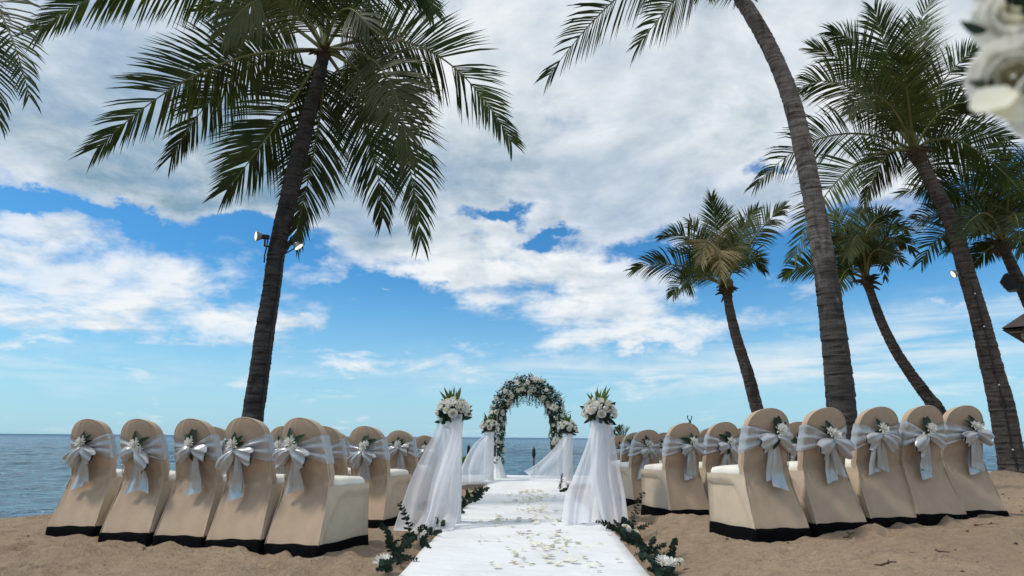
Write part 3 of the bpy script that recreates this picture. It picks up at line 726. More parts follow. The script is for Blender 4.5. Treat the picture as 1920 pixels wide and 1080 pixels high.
def chrys(Rr=.045, seed=0, layers=5, mats=('petalw', 'centre')):
    r = random.Random(seed); mb = MB()
    for k in range(layers):
        cnt = 17-2*k; ev = R(4+k*76/(layers-1)*.95); L = Rr*(1-.50*k/(layers-1))
        for j in range(cnt):
            a = 2*PI*(j+.5*(k % 2))/cnt+r.uniform(-.15, .15); e = ev+r.uniform(-.16, .16)
            out = Vector((math.cos(a)*math.cos(e), math.sin(a)*math.cos(e), math.sin(e)))
            up = Vector((-math.cos(a)*math.sin(e), -math.sin(a)*math.sin(e), math.cos(e)))
            petal(mb, out*Rr*.08, out, up, L*r.uniform(.85, 1.1), Rr*.105, curl=r.uniform(.2, .75), cup=.5, n=4)
    mb.lathe([(.001, Rr*.18), (Rr*.10, Rr*.16), (Rr*.13, Rr*.06), (Rr*.1, 0)], n=8, mi=1)
    return mb.mesh('chrysanthemum', [MT[m] for m in mats])
def daisy(Rr=.03, seed=0):
    r = random.Random(seed); mb = MB()
    for j in range(9):
        a = 2*PI*j/9; out = Vector((math.cos(a), math.sin(a), .15)); petal(mb, out*Rr*.15, out, (0, 0, 1), Rr*.9, Rr*.22, .15, .2, 3)
    mb.lathe([(.001, Rr*.25), (Rr*.16, Rr*.2), (Rr*.22, 0)], n=8, mi=1)
    return mb.mesh('daisy', [MT['petalc'], MT['centre']])
def bud(Rr=.02):
    mb = MB(); mb.lathe([(.001, Rr*1.1), (Rr*.5, Rr*.9), (Rr*.8, Rr*.3), (Rr*.6, -.4*Rr), (.001, -.6*Rr)], n=8); return mb.mesh('bud', MT['petalw'])
def leaf_mesh(L, Wd, bend=.3, fold=.3, mat='dleaf', n=6, name='leaf'):
    mb = MB(); rows = []; p = Vector((0, 0, 0)); d = Vector((1, 0, 0)); up = Vector((0, 0, 1))
    for i in range(n):
        f = i/(n-1); w = Wd*(math.sin(PI*min(1, (f*.92+.08))**.85))*1.0+.0006
        rows.append([p+Vector((0, -w, w*fold)), p.copy(), p+Vector((0, w, w*fold))])
        d = (d-up*bend/(n-1)).normalized(); p = p+d*L/(n-1)
    mb.grid(rows); return mb.mesh(name, MT[mat])
ROSES = [rose(.04, s) for s in range(3)]; CHRY = [chrys(.05, s) for s in range(3)]; DAISY = [daisy(.03, s) for s in range(2)]; BUD = bud(.02)
SMALLCH = [chrys(.033, s+9, 4) for s in range(2)]
LEAVES = [leaf_mesh(.09, .017, .3), leaf_mesh(.11, .022, .5), leaf_mesh(.07, .016, .2)]
SPIKES = [leaf_mesh(.17, .014, .12, .5, 'spike', name='spike_leaf'), leaf_mesh(.14, .016, .2, .5, 'spike', name='spike_leaf')]
def aim(d, roll=0., axis='Z'):
    q_ = Vector(d).to_track_quat(axis, 'Y'); return (q_.to_matrix() @ Matrix.Rotation(roll, 3, axis)).to_euler()

# ------------------------------------------------------------------ covered chairs
def hw(z):
    return float(np.interp(z, [-.05, .085, .30, .45, .60, .70, .78], [.236, .230, .215, .203, .196, .191, .184]))
ARC0 = .775; TOPZ = .935
def hw_full(z):
    if z <= ARC0: return hw(z)
    t = min(1, (z-ARC0)/(TOPZ-ARC0)); return .1845*max(0, 1-t**2.25)**.5
def yr(z): return float(np.interp(z, [-.05, .085, .25, .40, .47, .60, .75, .935], [-.338, -.322, -.262, -.208, -.198, -.220, -.260, -.316]))
K = 25
US = [math.sin((i/(K-1)-.5)*PI*.92)/math.sin(.46*PI) for i in range(K)]
def rear_pt(u, z, var=0):
    w = hw_full(z); x = u*w; y = yr(z)
    if z > .45:
        bl = sstep(.45, .56, z)
        y -= .012*(1-u*u)*bl*min(1, w/.16)
        # the padded back stops in a curve; below it the cloth hangs free
        zc = .545+.055*u*u
        y += .017*sstep(zc+.010, zc-.010, z)*(1-u**4)
        y += .010*u*u*u*u*bl*min(1, w/.16)
    else:
        y += .010*(1-u*u)*sstep(.45, .2, z)
    # tension folds fanning out of the seat corners
    if z < .62:
        for sg in (-1, 1):
            dx, dz = x-sg*.19, z-.455; rr_ = math.hypot(dx, dz)+1e-6
            th = math.atan2(-dz, -sg*dx)
            y += .0125*math.exp(-rr_/.12)*math.sin(th*(9+2*var)+var)*min(1, rr_/.04)
        y += .0035*math.sin(x*60+var*2+z*14)*sstep(.36, .1, z)*sstep(.4, 1., abs(u))
    if z > .80: y += .0015*math.sin(u*17+var)
    return (x, y, z)
def cover_back(var):
    mb = MB()
    zl = [.072+(.45-.072)*i/13 for i in range(14)]
    zu = [.45+(ARC0-.45)*i/11 for i in range(1, 12)]+[ARC0+(TOPZ-ARC0)*math.sin(i/12*PI/2) for i in range(1, 13)]
    low = [[rear_pt(u, z, var) for u in US] for z in zl]
    mb.grid(low)
    # wrap-round upper part, closed ring
    rows = []
    for z in [.45]+zu:
        w = hw_full(z); y = yr(z); th = .060 if z < .9 else .06*max(.35, (TOPZ+.02-z)/.055)
        rear = [rear_pt(u, z, var) for u in US]
        yb_ = rear[-1][1]
        e_ = min(1, w/.05)*sstep(.45, .53, z); sd1 = [(w+.006*e_, yb_+th*.25, z), (w+.008*e_, yb_+th*.55, z), (w+.004*e_, yb_+th*.9, z)]
        fr = [(w*f, yb_+th*1.1, z) for f in (.9, .5, 0, -.5, -.9)]
        sd2 = [(-a, b, c) for (a, b, c) in sd1[::-1]]
        rows.append(rear+sd1+fr+sd2)
    mb.grid(rows, closed=True)
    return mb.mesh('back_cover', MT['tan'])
FX, FY = .226, .245       # front corner
def corner(sg, t):        # rear edge of the side panel at height fraction t
    z = .072+(.45-.072)*t; p = rear_pt(sg*1.0, z); return p
def side_panel(sg, var):
    mb = MB(); rows = []; n, m = 20, 16
    for i in range(m):
        t = i/(m-1); a = corner(sg, t); z = a[2]; row = []
        for j in range(n):
            s = j/(n-1); s = s*s*(3-2*s)*.4+s*.6
            x = a[0]*(1-s)+sg*FX*s; y = a[1]*(1-s)+FY*s
            ins = min((s-(.08+.30*t**1.6))/.045, (.86-t-.25*max(0, .45-s))/.06, (1.0-s)/.03+.25)
            x -= sg*(.030*sstep(0, 1, ins))
            rr_ = math.hypot(s-.05, (t-1)*.8); x += sg*.004*math.sin(math.atan2(1-t, s+.01)*16+var)*math.exp(-rr_/.35)
            x += sg*.010*math.sin(s*PI)*(1-t)*.6
            row.append((x, y, z))
        rows.append(row)
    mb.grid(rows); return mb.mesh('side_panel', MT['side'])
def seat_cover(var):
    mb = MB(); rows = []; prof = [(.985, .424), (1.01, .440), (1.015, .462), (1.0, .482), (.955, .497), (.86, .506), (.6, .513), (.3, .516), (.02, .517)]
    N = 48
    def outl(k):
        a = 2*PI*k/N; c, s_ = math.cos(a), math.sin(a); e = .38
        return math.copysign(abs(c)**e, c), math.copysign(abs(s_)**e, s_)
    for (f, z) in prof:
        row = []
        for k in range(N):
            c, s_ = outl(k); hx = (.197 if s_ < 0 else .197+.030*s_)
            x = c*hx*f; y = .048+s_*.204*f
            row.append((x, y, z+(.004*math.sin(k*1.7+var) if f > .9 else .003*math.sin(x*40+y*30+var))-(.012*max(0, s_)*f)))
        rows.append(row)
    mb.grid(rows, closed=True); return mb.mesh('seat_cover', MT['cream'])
def front_panel():
    mb = MB(); rows = []
    for i in range(6):
        z = .072+.378*i/5; rows.append([(FX*(1-2*j/8), FY-.014*math.sin(PI*j/8)*(1-i/5), z) for j in range(9)])
    mb.grid(rows); return mb.mesh('front_panel', MT['side'])
def hem(var):
    mb = MB(); ring = []
    a = hw(.085); yb_ = yr(.085)
    def seq(p, q_, n): return [(p[0]+(q_[0]-p[0])*i/n, p[1]+(q_[1]-p[1])*i/n) for i in range(n)]
    ring = seq((-a, yb_), (a, yb_), 16)+seq((a, yb_), (FX, FY), 12)+seq((FX, FY), (-FX, FY), 10)+seq((-FX, FY), (-a, yb_), 12)
    rows = []
    for i, z in enumerate((.080, .076, .05, .0, -.05)):
        row = []
        for k, (x, y) in enumerate(ring):
            u = x/max(a, .01); zz = z
            o = 1.004+.035*i/4+.006*math.sin(k*1.9+var*2)*i/4
            yy = y+(.010*(1-u*u) if abs(y-yb_) < 1e-6 else 0)*(1-i/4)
            if i < 2: zz += .005*math.cos(u*PI/2)*(1 if abs(y-yb_) < 1e-6 else 0)+.003*math.sin(k*.8+var)
            row.append((x*o, (yy-(-.045))*o-.045-(.002 if i else 0), zz))
        rows.append(row)
    mb.grid(rows, closed=True); return mb.mesh('hem', MT['black'])

def sash_mesh(var):
    r = random.Random(var+40); kx = (-.012, .03, -.04, .045, .0, -.05, .02, -.025, .05, .01)[var % 10]; kz = (.715, .695, .72, .68, .705, .70, .73, .685, .71, .69)[var % 10]
    mb = MB(); ph = [r.uniform(0, 6) for _ in range(4)]
    for sg in (-1, 1):
        rows = []; n, m = 14, 22
        for i in range(n+5):
            row = []
            for j in range(m):
                v = j/(m-1)
                u = min(1, i/(n-1)); hh = .018+.082*u**.85
                z = kz+(2*v-1)*hh+(.705-kz)*u+.004*sg*u
                pl = (.0115*math.sin(v*(15+3*ph[2]/6)+ph[0]+sg+.8*u)+.0030*math.sin(v*30+ph[1]+u*2))*(1-.15*u)
                wz = hw_full(z)+.004; x = kx+(sg*wz-kx)*u
                y = yr(z)-.010-.028*(1-u)**1.3-pl*(1-.5*u)-.010*(1-(x/.19)**2)+.008*u**6
                if i >= n:
                    q_ = i-n+1; y = yr(z)+.010+.014*q_; x = sg*(wz+.003+.003*math.sin(q_*.8)+.2*pl)
                row.append((x, y, z))
            rows.append(row)
        mb.grid(rows)
    mb.lathe([(.002, -.026), (.018, -.02), (.025, 0), (.018, .02), (.002, .026)], (kx, yr(kz)-.045, kz), 10)
    return mb.mesh('sash', MT['silver']), kx, kz
def tail_mesh(sg, var, kx, kz):
    r = random.Random(var*7+sg+3); L = r.uniform(.25, .38); mb = MB(); rows = []; n, m = 14, 9
    sw = sg*r.uniform(-.01, .07)+r.uniform(-.045, .035); w1 = r.uniform(.048, .064); ph = r.uniform(0, 6)
    for i in range(n):
        f = i/(n-1); row = []
        cx = kx+sg*.008+sw*f**1.2; w = .015+(w1-.015)*f**.6
        z0 = kz-.01-L*f
        for j in range(m):
            u = 2*j/(m-1)-1
            z = z0-(.016*u*sg*f if f > .8 else 0)
            y = yr(max(.1, z))-.040-.022*math.sin(f*PI*.8)-.010*math.sin(u*4.2+ph+f*1.3)*(1.25-.7*f)-.006*sg
            row.append((cx+u*w, y, z))
        rows.append(row)
    mb.grid(rows); return mb.mesh('tail', MT['silver'])
def loop_mesh(sg, var, kx, kz):
    r = random.Random(var*5+sg); mb = MB(); rows = []; n, m = 13, 26
    L = r.uniform(.130, .185); dr = r.uniform(.05, .95); tall = r.uniform(.060, .076); ph = r.uniform(0, 6); tilt = r.uniform(-.3, .4)
    c = Vector((kx, yr(kz)-.05, kz)); d = Vector((sg*math.cos(dr), -.18, -math.sin(dr))).normalized()
    up = Vector((0, 0, 1)); up = (up-d*up.dot(d)).normalized(); bk = d.cross(up)
    for i in range(n):
        f = i/(n-1); p = c+d*L*f+Vector((0, 0, -.016*f*f))
        prof = .24+.76*math.sin(min(1, f*1.05)*PI*.5)**1.1-.10*max(0, f-.85)/.15
        dep = .046*math.sin(PI*min(.97, .10+.88*f**.8))+.0035
        row = []
        for k in range(m):
            a = 2*PI*k/m; v = math.sin(a); sd = math.cos(a)
            pl = (.0085*math.sin(v*7.5+ph)+.005*math.sin(v*13+ph*2))*(1-.45*f)*(.4+f)
            row.append(p+up*(v*tall*prof*(1+.06*math.sin(ph+f*4))+tilt*.03*f)+bk*(sd*dep+pl*1.25)+d*(.010*math.sin(v*5+ph)*f))
        rows.append(row)
    mb.grid(rows, closed=True); return mb.mesh('bow_loop', MT['silver'])

def piping():
    mb = MB()
    zs_ = [.074+(.45-.074)*i/10 for i in range(10)]+[.45+(ARC0-.45)*i/8 for i in range(8)]+[ARC0+(TOPZ-ARC0)*math.sin(i/10*PI/2) for i in range(11)]
    R_ = [Vector(rear_pt(1., z)) for z in zs_]; L_ = [Vector(rear_pt(-1., z)) for z in zs_[:-1]][::-1]
    mb.tube([p+Vector((math.copysign(.001, p.x), -.0015, .001)) for p in R_+L_], .0034, 6); return mb.mesh('piping', MT['side'])
PIPE = piping()
NV = 10
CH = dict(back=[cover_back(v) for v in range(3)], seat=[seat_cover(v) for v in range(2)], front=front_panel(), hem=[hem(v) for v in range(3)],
          sideL=[side_panel(-1, v) for v in range(2)], sideR=[side_panel(1, v) for v in range(2)])
SASH = []
for v in range(NV):
    sm, kx, kz = sash_mesh(v)
    SASH.append((sm, kx, kz, [tail_mesh(-1, v, kx, kz), tail_mesh(1, v, kx, kz)], [loop_mesh(-1, v, kx, kz), loop_mesh(1, v, kx, kz)]))
CORS = []                                   # sprays pinned to the knot: (flower kinds, leaf directions)
for v in range(6):
    r = random.Random(v+60)
    fl = [('chrysanthemum', SMALLCH[v % 2], (r.uniform(-.012, .012), 0, .012), 1.5)]
    if v in (1, 2, 4): fl.append(('chrysanthemum', SMALLCH[(v+1) % 2], (.040 if v != 4 else -.038, .004, .032 if v != 1 else -.03), 1.15))
    lv = [(r.choice([80, 95, 110]), 1.5), (r.choice([35, 50, 140]), 1.4), (r.choice([-70, -100, 200, 160]), 1.25)]
    if v % 2: lv.append((r.choice([15, 165]), .95))
    CORS.append((fl, lv))
def make_chair(x, y, face, z, label, vs, vc, vb, group, tilt=(0, 0)):
    root = empty('covered_chair', (x, y, z), 0, label, 'chair', group); root.rotation_euler = (tilt[0], tilt[1], face)
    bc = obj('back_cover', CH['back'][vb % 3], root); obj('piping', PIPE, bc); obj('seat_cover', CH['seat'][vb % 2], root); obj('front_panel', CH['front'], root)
    obj('side_panel', CH['sideL'][vb % 2], root); obj('side_panel', CH['sideR'][(vb+1) % 2], root); obj('hem', CH['hem'][vb % 3], root)
    sm, kx, kz, tl, lp = SASH[vs % NV]
    s = obj('sash', sm, root)
    for t in tl: obj('bow_tail', t, s)
    for t in lp: obj('bow_loop', t, s)
    fl, lv = CORS[vc % 6]; c = Vector((kx+.004, yr(kz)-.080, kz+.030))
    sp = obj('flower_spray', bpy.data.meshes.get('spray_stem') or spray_stem(), root, c)
    for k, (nm, me, off, sc) in enumerate(fl): obj(nm, me, sp, Vector(off)+Vector((0, -.012, 0)), aim((.15*math.sin(vc+k), -1, .25)), sc)
    for (a, sc) in lv:
        obj('leaf', LEAVES[(vc+a) % 3], sp, (0, .004, 0), (Matrix.Rotation(-R(a), 3, 'Y') @ Matrix.Rotation(PI/2+.3*math.sin(a), 3, 'X')).to_euler(), sc)
    return root
def spray_stem():
    mb = MB(); mb.tube([(0, .012, .02), (0, .014, -.02), (.004, .012, -.05)], .003, 5); return mb.mesh('spray_stem', MT['stem'])

TH = R(23)
def origin_from_top(px, py, sgn, face): return px+.31*math.sin(face)*sgn, py+.31*math.cos(face)
CHAIRS = []
# (X, Y of the back's top edge, side) front rows measured, rows behind by their own spacing
L1 = [(-1.61, 4.59), (-2.08, 4.73), (-2.58, 4.93), (-3.07, 5.06), (-3.69, 5.34)]
R1 = [(1.84, 4.87), (2.37, 5.09), (2.89, 5.29), (3.31, 5.38), (3.76, 5.57)]
def row(x0, y0, sg, n, dx=.47, dy=.20): return [(x0+sg*dx*i, y0+dy*i) for i in range(n)]
ROWS = [('l', 1, L1), ('l', 2, row(-1.54, 6.20, -1, 5)), ('l', 3, row(-1.56, 7.95, -1, 4)), ('l', 4, row(-1.50, 9.7, -1, 4)),
        ('r', 1, R1), ('r', 2, row(1.64, 6.71, 1, 4)), ('r', 3, row(1.54, 8.31, 1, 4)), ('r', 4, row(1.68, 10.0, 1, 3)), ('r', 5, row(1.68, 11.7, 1, 1))]
LBL = {
 ('l', 1, 0): 'beige covered chair nearest the aisle in the left front row, two long bow tails',
 ('l', 1, 1): 'beige covered chair second from the aisle in the left front row, before the palm trunk',
 ('l', 1, 2): 'beige covered chair in the middle of the left front row, bow with leafy chrysanthemum',
 ('l', 1, 3): 'beige covered chair second from the sea end of the left front row',
 ('l', 1, 4): 'outermost beige covered chair of the left front row, standing alone against the sea',
 ('r', 1, 0): 'beige covered chair nearest the aisle in the right front row, cream seat in view',
 ('r', 1, 1): 'beige covered chair second from the aisle in the right front row, before the thick trunk',
 ('r', 1, 2): 'beige covered chair in the middle of the right front row, right of the thick trunk',
 ('r', 1, 3): 'beige covered chair second from the outer end of the right front row',
 ('r', 1, 4): 'outermost beige covered chair of the right front row, beside open sand',
}
ORD = ['nearest the aisle', 'second from the aisle', 'third from the aisle', 'fourth from the aisle', 'fifth from the aisle']
RN = {2: 'second', 3: 'third', 4: 'fourth', 5: 'fifth'}
SKIP = set()
for (sd_, rn, pts) in ROWS:
    for i, (px, py) in enumerate(pts):
        if (sd_, rn, i) in SKIP: continue
        sg = 1 if sd_ == 'l' else -1
        th = R(20-2.4*i)+R(rng.uniform(-2.5, 2.5))
        ox, oy = px+.31*math.sin(th)*sg, py+.31*math.cos(th)
        lb = LBL.get((sd_, rn, i)) or 'beige covered chair %s in the %s row %s of the carpet' % (ORD[i], RN[rn], 'left' if sd_ == 'l' else 'right')
        make_chair(ox, oy, -sg*th, gz(ox, oy)-.006, lb, i*3+2*rn+(4 if sd_ == 'r' else 0), i*2+rn+(1 if sd_ == 'r' else 0), i+rn, 'chairs in the %s block' % ('left' if sd_ == 'l' else 'right'),
                   (R(rng.uniform(-1.2, 1.2)), R((-2.6 if sd_ == 'l' else .6)+rng.uniform(-.9, .9))))

# ------------------------------------------------------------------ carpet, stage
CW = .745
def carpet_run(y0, y1, lift, name='aisle_carpet'):
    mb = MB(); ys = np.arange(y0, y1+.001, .12); xs = np.linspace(-CW, CW, 19); top = []
    for y in ys:
        e = .008*math.sin(y*1.3)+.005*math.sin(y*3.7)
        top.append([(x*(1-.004*math.sin(y*2))+e*.6, y, gz(min(max(x, -.8), .8), y)*(1-sstep(12.12, 12.42, y))+(.012)*sstep(12.12, 12.42, y)+lift*(1-.6*sstep(12.1, 12.4, y))+.004*math.sin(y*2.1+x*3)+.003*math.sin(y*7+x*9)+.003*math.sin(x*5)) for x in xs])
    rows = top
    # turned-down edges
    full = [[(r_[0][0]-.004, r_[0][1], r_[0][2]-.05)]+r_+[(r_[-1][0]+.004, r_[-1][1], r_[-1][2]-.05)] for r_ in rows]
    full = [[(p[0], p[1]-.004, p[2]-.03) for p in full[0]]]+full+[[(p[0], p[1]+.004, p[2]-.03) for p in full[-1]]]
    mb.grid(full); return mb.mesh(name, MT['carpet'])
tag(obj('aisle_carpet', carpet_run(-1.2, 6.72, .028)), 'white aisle carpet length in the foreground, strewn with petals', 'carpet', 'white carpet lengths along the aisle')
tag(obj('aisle_carpet', carpet_run(6.62, 12.9, .020)), 'white aisle carpet length running from the tall pedestals to the stage', 'carpet', 'white carpet lengths along the aisle')
ST0, ST1, SX, STZ = 12.42, 14.55, 1.75, .005
stg = empty('stage', (0, ST0, gz(0, ST0)), 0, 'low white covered ceremony stage under the flower arch', 'stage')
zz0 = gz(0, ST0)
mb = MB()
rows = []
for (yo, zo) in ((.0, -.055), (-.006, -.02), (.0, 0), (.03, .006), (.5, .004), (1.1, .007), (1.7, .003), (ST1-ST0-.03, .006), (ST1-ST0, 0), (ST1-ST0+.004, -.06)):
    rows.append([(SX*(2*k/24-1), yo, STZ-zz0+zo+.003*math.sin(k*1.3+yo*4)) for k in range(25)])
mb.grid(rows); obj('white_cover', mb.mesh('white_cover', MT['carpet']), stg)
bd = MB(); bd.box((0, 0, -.03), (.060, .022, .16)); bme = bd.mesh('board', MT['wood'], False)
for k in range(57):
    obj('board', bme, stg, (-SX+.03+k*.0621, .022, STZ-zz0-.075+.002*math.sin(k*3.)))
mb = MB(); mb.box((0, (ST1-ST0)/2+.02, STZ-zz0-.06), (2*SX-.02, ST1-ST0-.06, .10)); obj('base_frame', mb.mesh('base_frame', MT['wood'], False), stg)
mb = MB(); mb.box((0, ST1-ST0-.012, STZ-zz0-.13), (2*SX-.02, .02, .20)); obj('back_board', mb.mesh('back_board', MT['wood'], False), stg)

# ------------------------------------------------------------------ petals on the carpet
def petal_mesh(seed):
    r = random.Random(seed); mb = MB(); rows = []; L = .036*r.uniform(.8, 1.2); c1, c2 = r.uniform(4, 16), r.uniform(4, 20)
    for i in range(5):
        f = i/4*2-1; w = .021*math.sqrt(max(.04, 1-.92*f*f))
        rows.append([(w*u, f*L*.62, .003+c1*(f*L)**2*.5+c2*(w*u)**2*.8+.002*math.sin(u*3+seed+f*2)) for u in (-1, -.4, .3, 1)])
    mb.grid(rows); return mb.mesh('petal', MT['loose'])
PM = [petal_mesh(s) for s in range(6)]
clus = [(.02, 11.4, .28, .5, 46), (.05, 10.2, .30, .6, 44), (.0, 8.9, .32, .5, 34), (.16, 7.6, .24, .35, 26), (.08, 6.6, .36, .35, 32), (.14, 5.6, .30, .35, 26), (.18, 4.95, .30, .25, 24), (.12, 4.4, .34, .20, 26), (-.28, 6.3, .25, .9, 16), (0, 8, .55, 3.5, 24)]
np_ = 0
for (cx, cy, sx, sy, n) in clus:
    for _ in range(n):
        x = float(np.clip(rng.normal(cx, sx*.62), -.69, .69)); y = float(rng.normal(cy, sy*.62))
        if y < 4.05 or y > 12.25: continue
        o = obj('petal', PM[int(rng.integers(6))], None, (x, y, gz(x, y)+(.030 if y < 6.7 else .023)+.006), (rng.uniform(-.35, .35)+(PI if rng.random() < .35 else 0), rng.uniform(-.35, .35), rng.uniform(0, 6.28)), rng.uniform(.85, 1.55))
        tag(o, 'loose white flower petal lying on the white aisle carpet', 'petal', 'white petals strewn on the aisle carpet'); np_ += 1
# whole fallen blossoms
for (x, y, s, lb) in ((-.02, 4.42, .55, 'crumpled fallen cream blossom at the near end of the carpet'), (.30, 5.05, .5, 'fallen cream blossom standing on the carpet right of centre'), (.29, 5.75, .45, 'small greenish blossom fallen on the carpet near the right tall pedestal'), (-.36, 5.1, .36, 'tiny yellowish rosebud lying alone on the left half of the carpet')):
    o = obj('fallen_blossom', ROSES[0], None, (x, y, gz(x, y)+.045), (rng.uniform(-1, 1), rng.uniform(-1, 1), rng.uniform(0, 6)), s); tag(o, lb, 'blossom')

# ------------------------------------------------------------------ pedestals, arrangements and drapes
def pedestal(x, y, r_, h, label):
    z = gz(x, y) if y < 12.3 else STZ
    root = empty('pedestal', (x, y, z), 0, label, 'pedestal', 'white cloth covered flower pedestals')
    mb = MB(); rows = []
    for i in range(18):
        f = i/17; rows.append([((r_*(1.06-.10*f+.006*math.sin(a*9+f*3)))*math.cos(2*PI*a/40), (r_*(1.06-.10*f+.012*math.sin(a*1.9+f)*(1-f)))*math.sin(2*PI*a/40), h*f-.02) for a in range(40)])
    mb.grid(rows, closed=True); obj('column', mb.mesh('column', MT['column']), root)
    mb = MB(); mb.lathe([(r_*.9, h-.06), (r_*1.03, h-.055), (r_*1.05, h-.03), (r_*1.05, h-.002), (r_*.98, h+.006), (.002, h+.006)], n=36); obj('rim', mb.mesh('rim', MT['column']), root)
    return z+h
def arrangement(x, y, z, Rr, n, label, seed):
    r = random.Random(seed); root = empty('flower_arrangement', (x, y, z), 0, label, 'flowers', 'white flower arrangements on the pedestals')
    mb = MB(); mb.lathe([(.002, Rr*1.02), (Rr*.45, Rr*.90), (Rr*.68, Rr*.48), (Rr*.66, .06*Rr), (Rr*.40, 0), (.002, 0)], n=14); obj('foam_ball', mb.mesh('foam_ball', MT['dleaf']), root)
    gold = PI*(3-5**.5)
    for k in range(n):
        f = (k+.5)/n; el_ = math.asin(.02+.88*f); a = k*gold+r.uniform(-.15, .15)
        d = Vector((math.cos(a)*math.cos(el_), math.sin(a)*math.cos(el_), math.sin(el_)))
        p = Vector((d.x*Rr*.88, d.y*Rr*.88, Rr*.34+d.z*Rr*.98))
        me = r.choice(ROSES+CHRY) if k % 2 else r.choice(ROSES)
        if me in CHRY: nm, sc = 'chrysanthemum', Rr*.36/.05*r.uniform(.85, 1.15)
        else: nm, sc = 'rose', Rr*.30/.04*r.uniform(.85, 1.15)
        obj(nm, me, root, p, aim(d+Vector((0, 0, .12)), r.uniform(0, 6)), sc)
    for k in range(int(n*.5)):
        a = r.uniform(0, 2*PI); e_ = r.uniform(0, 1.2); d = Vector((math.cos(a)*math.cos(e_), math.sin(a)*math.cos(e_), math.sin(e_)))
        obj('bud', BUD, root, Vector((d.x*Rr*1.0, d.y*Rr*1.0, Rr*.34+d.z*Rr*1.05)), aim(d), Rr*.13/.02*r.uniform(.7, 1.2))
    for k in range(34):
        a = 2*PI*k/34*3.1; e_ = R(r.uniform(-35, 55)); d = Vector((math.cos(a)*math.cos(e_), math.sin(a)*math.cos(e_), math.sin(e_)))
        obj('leaf', LEAVES[k % 3], root, d*Rr*.62+Vector((0, 0, Rr*.38)), aim(d, r.uniform(-.6, .6), 'X'), Rr/.19*1.15*r.uniform(.8, 1.2))
    for k in range(13):
        a = k*2.4; e_ = R(r.uniform(62, 88) if k < 10 else r.uniform(30, 55)); d = Vector((math.cos(a)*math.cos(e_), math.sin(a)*math.cos(e_), math.sin(e_)))
        obj('spike_leaf', SPIKES[k % 2], root, Vector((d.x*Rr*.3, d.y*Rr*.3, Rr*.95)), aim(d, r.uniform(-1, 1), 'X'), Rr/.19*r.uniform(.85, 1.15)*1.35)
    return root
def drape(edges_l, edges_r, label, folds=5, amp=.05, seed=0, sag=0., bulge=0., group='white tulle drapes on the pedestals'):
    r = random.Random(seed); nu, nv = 70, 44
    Lp = interp_path(edges_l, nv); Rp = interp_path(edges_r, nv); mb = MB(); mb.uv = []; rows = []
    ph = [r.uniform(0, 6) for _ in range(6)]
    for i in range(nv):
        v = i/(nv-1); row = []
        for j in range(nu):
            u = j/(nu-1); p = Lp[i]*(1-u)+Rp[i]*u
            g = amp*(.18+.82*v**1.1)
            w = math.sin(u*folds*2*PI+ph[0]+v*1.4+.8*math.sin(u*5+ph[5]))*.55+math.sin(u*folds*3.7*PI+ph[1]-v*.9)*.28+math.sin(u*folds*.9*PI+ph[2]+v*2)*.4
            fl = .35*math.sin(v*6+ph[3]+u*3)*v
            y = p[1]+g*(w+fl)-bulge*math.sin(PI*u)*math.sin(PI*v*.8)
            x = p[0]+g*.35*math.cos(u*folds*2*PI+ph[4])*v
            z = p[2]-sag*math.sin(PI*u)*v*v+(.018*math.sin(u*folds*4+ph[2])*(v**6))
            z = max(z, (gz(x, y) if y < 12.4 or x < -SX else STZ)+.035)
            row.append((x, y, z)); mb.uv.append((u, v))
        rows.append(row)
    mb.grid(rows); o = obj('tulle_drape', mb.mesh('tulle_drape', MT['tulle'])); return tag(o, label, 'drape', group)

P1T = pedestal(-.735, 6.40, .098, .975, 'tall white pedestal on the left edge of the carpet in the foreground')
P2T = pedestal(.752, 6.70, .098, .995, 'tall white pedestal on the right edge of the carpet in the foreground')
P3T = pedestal(-.735, 12.62, .095, .92, 'white pedestal at the left front corner of the stage, drape blowing left')
P4T = pedestal(.80, 12.75, .095, .90, 'white pedestal at the right of the stage beside the arch')
arrangement(-.735, 6.40, P1T, .168, 24, 'round bouquet of white roses and chrysanthemums on the left foreground pedestal', 5)
arrangement(.752, 6.70, P2T, .170, 26, 'round bouquet of white roses and chrysanthemums on the right foreground pedestal', 8)
arrangement(-.735, 12.62, P3T, .175, 20, 'smaller looking white bouquet on the back left pedestal beside the arch', 11)
arrangement(.80, 12.75, P4T, .185, 22, 'smaller looking white bouquet on the back right pedestal beside the arch', 14)
drape([(-0.868, 6.36, 1.018), (-0.912, 6.3, 0.842), (-0.988, 6.2, 0.667), (-1.068, 6.05, 0.431), (-1.112, 5.85, 0.195), (-1.143, 5.68, 0.01)], [(-0.65, 6.36, 1.02), (-0.641, 6.28, 0.768), (-0.638, 6.22, 0.522), (-0.636, 6.16, 0.285), (-0.644, 6.1, 0.103), (-0.66, 5.8, 0.007)],
      'white tulle drape blowing left from the left foreground pedestal', 2.6, .04, 1)
drape([(-0.741, 6.27, 1.032), (-0.767, 6.2, 0.808), (-0.838, 6.1, 0.574), (-0.877, 5.95, 0.347), (-0.885, 5.8, 0.158), (-0.923, 5.62, 0.012)], [(-0.631, 6.27, 1.043), (-0.638, 6.2, 0.789), (-0.673, 6.1, 0.595), (-0.727, 5.98, 0.383), (-0.777, 5.86, 0.197), (-0.803, 5.72, 0.051)],
      'narrow twisted strip of white tulle over the larger drape at the left foreground pedestal', 1.3, .025, 2)
drape([(0.681, 6.62, 1.053), (0.613, 6.6, 0.776), (0.503, 6.56, 0.516), (0.385, 6.42, 0.273), (0.337, 6.25, 0.049)], [(0.783, 6.6, 1.053), (0.749, 6.56, 0.777), (0.708, 6.53, 0.519), (0.647, 6.42, 0.226), (0.601, 6.25, 0.037)],
      'left panel of white tulle hanging over the carpet from the right foreground pedestal', 1.6, .04, 3)
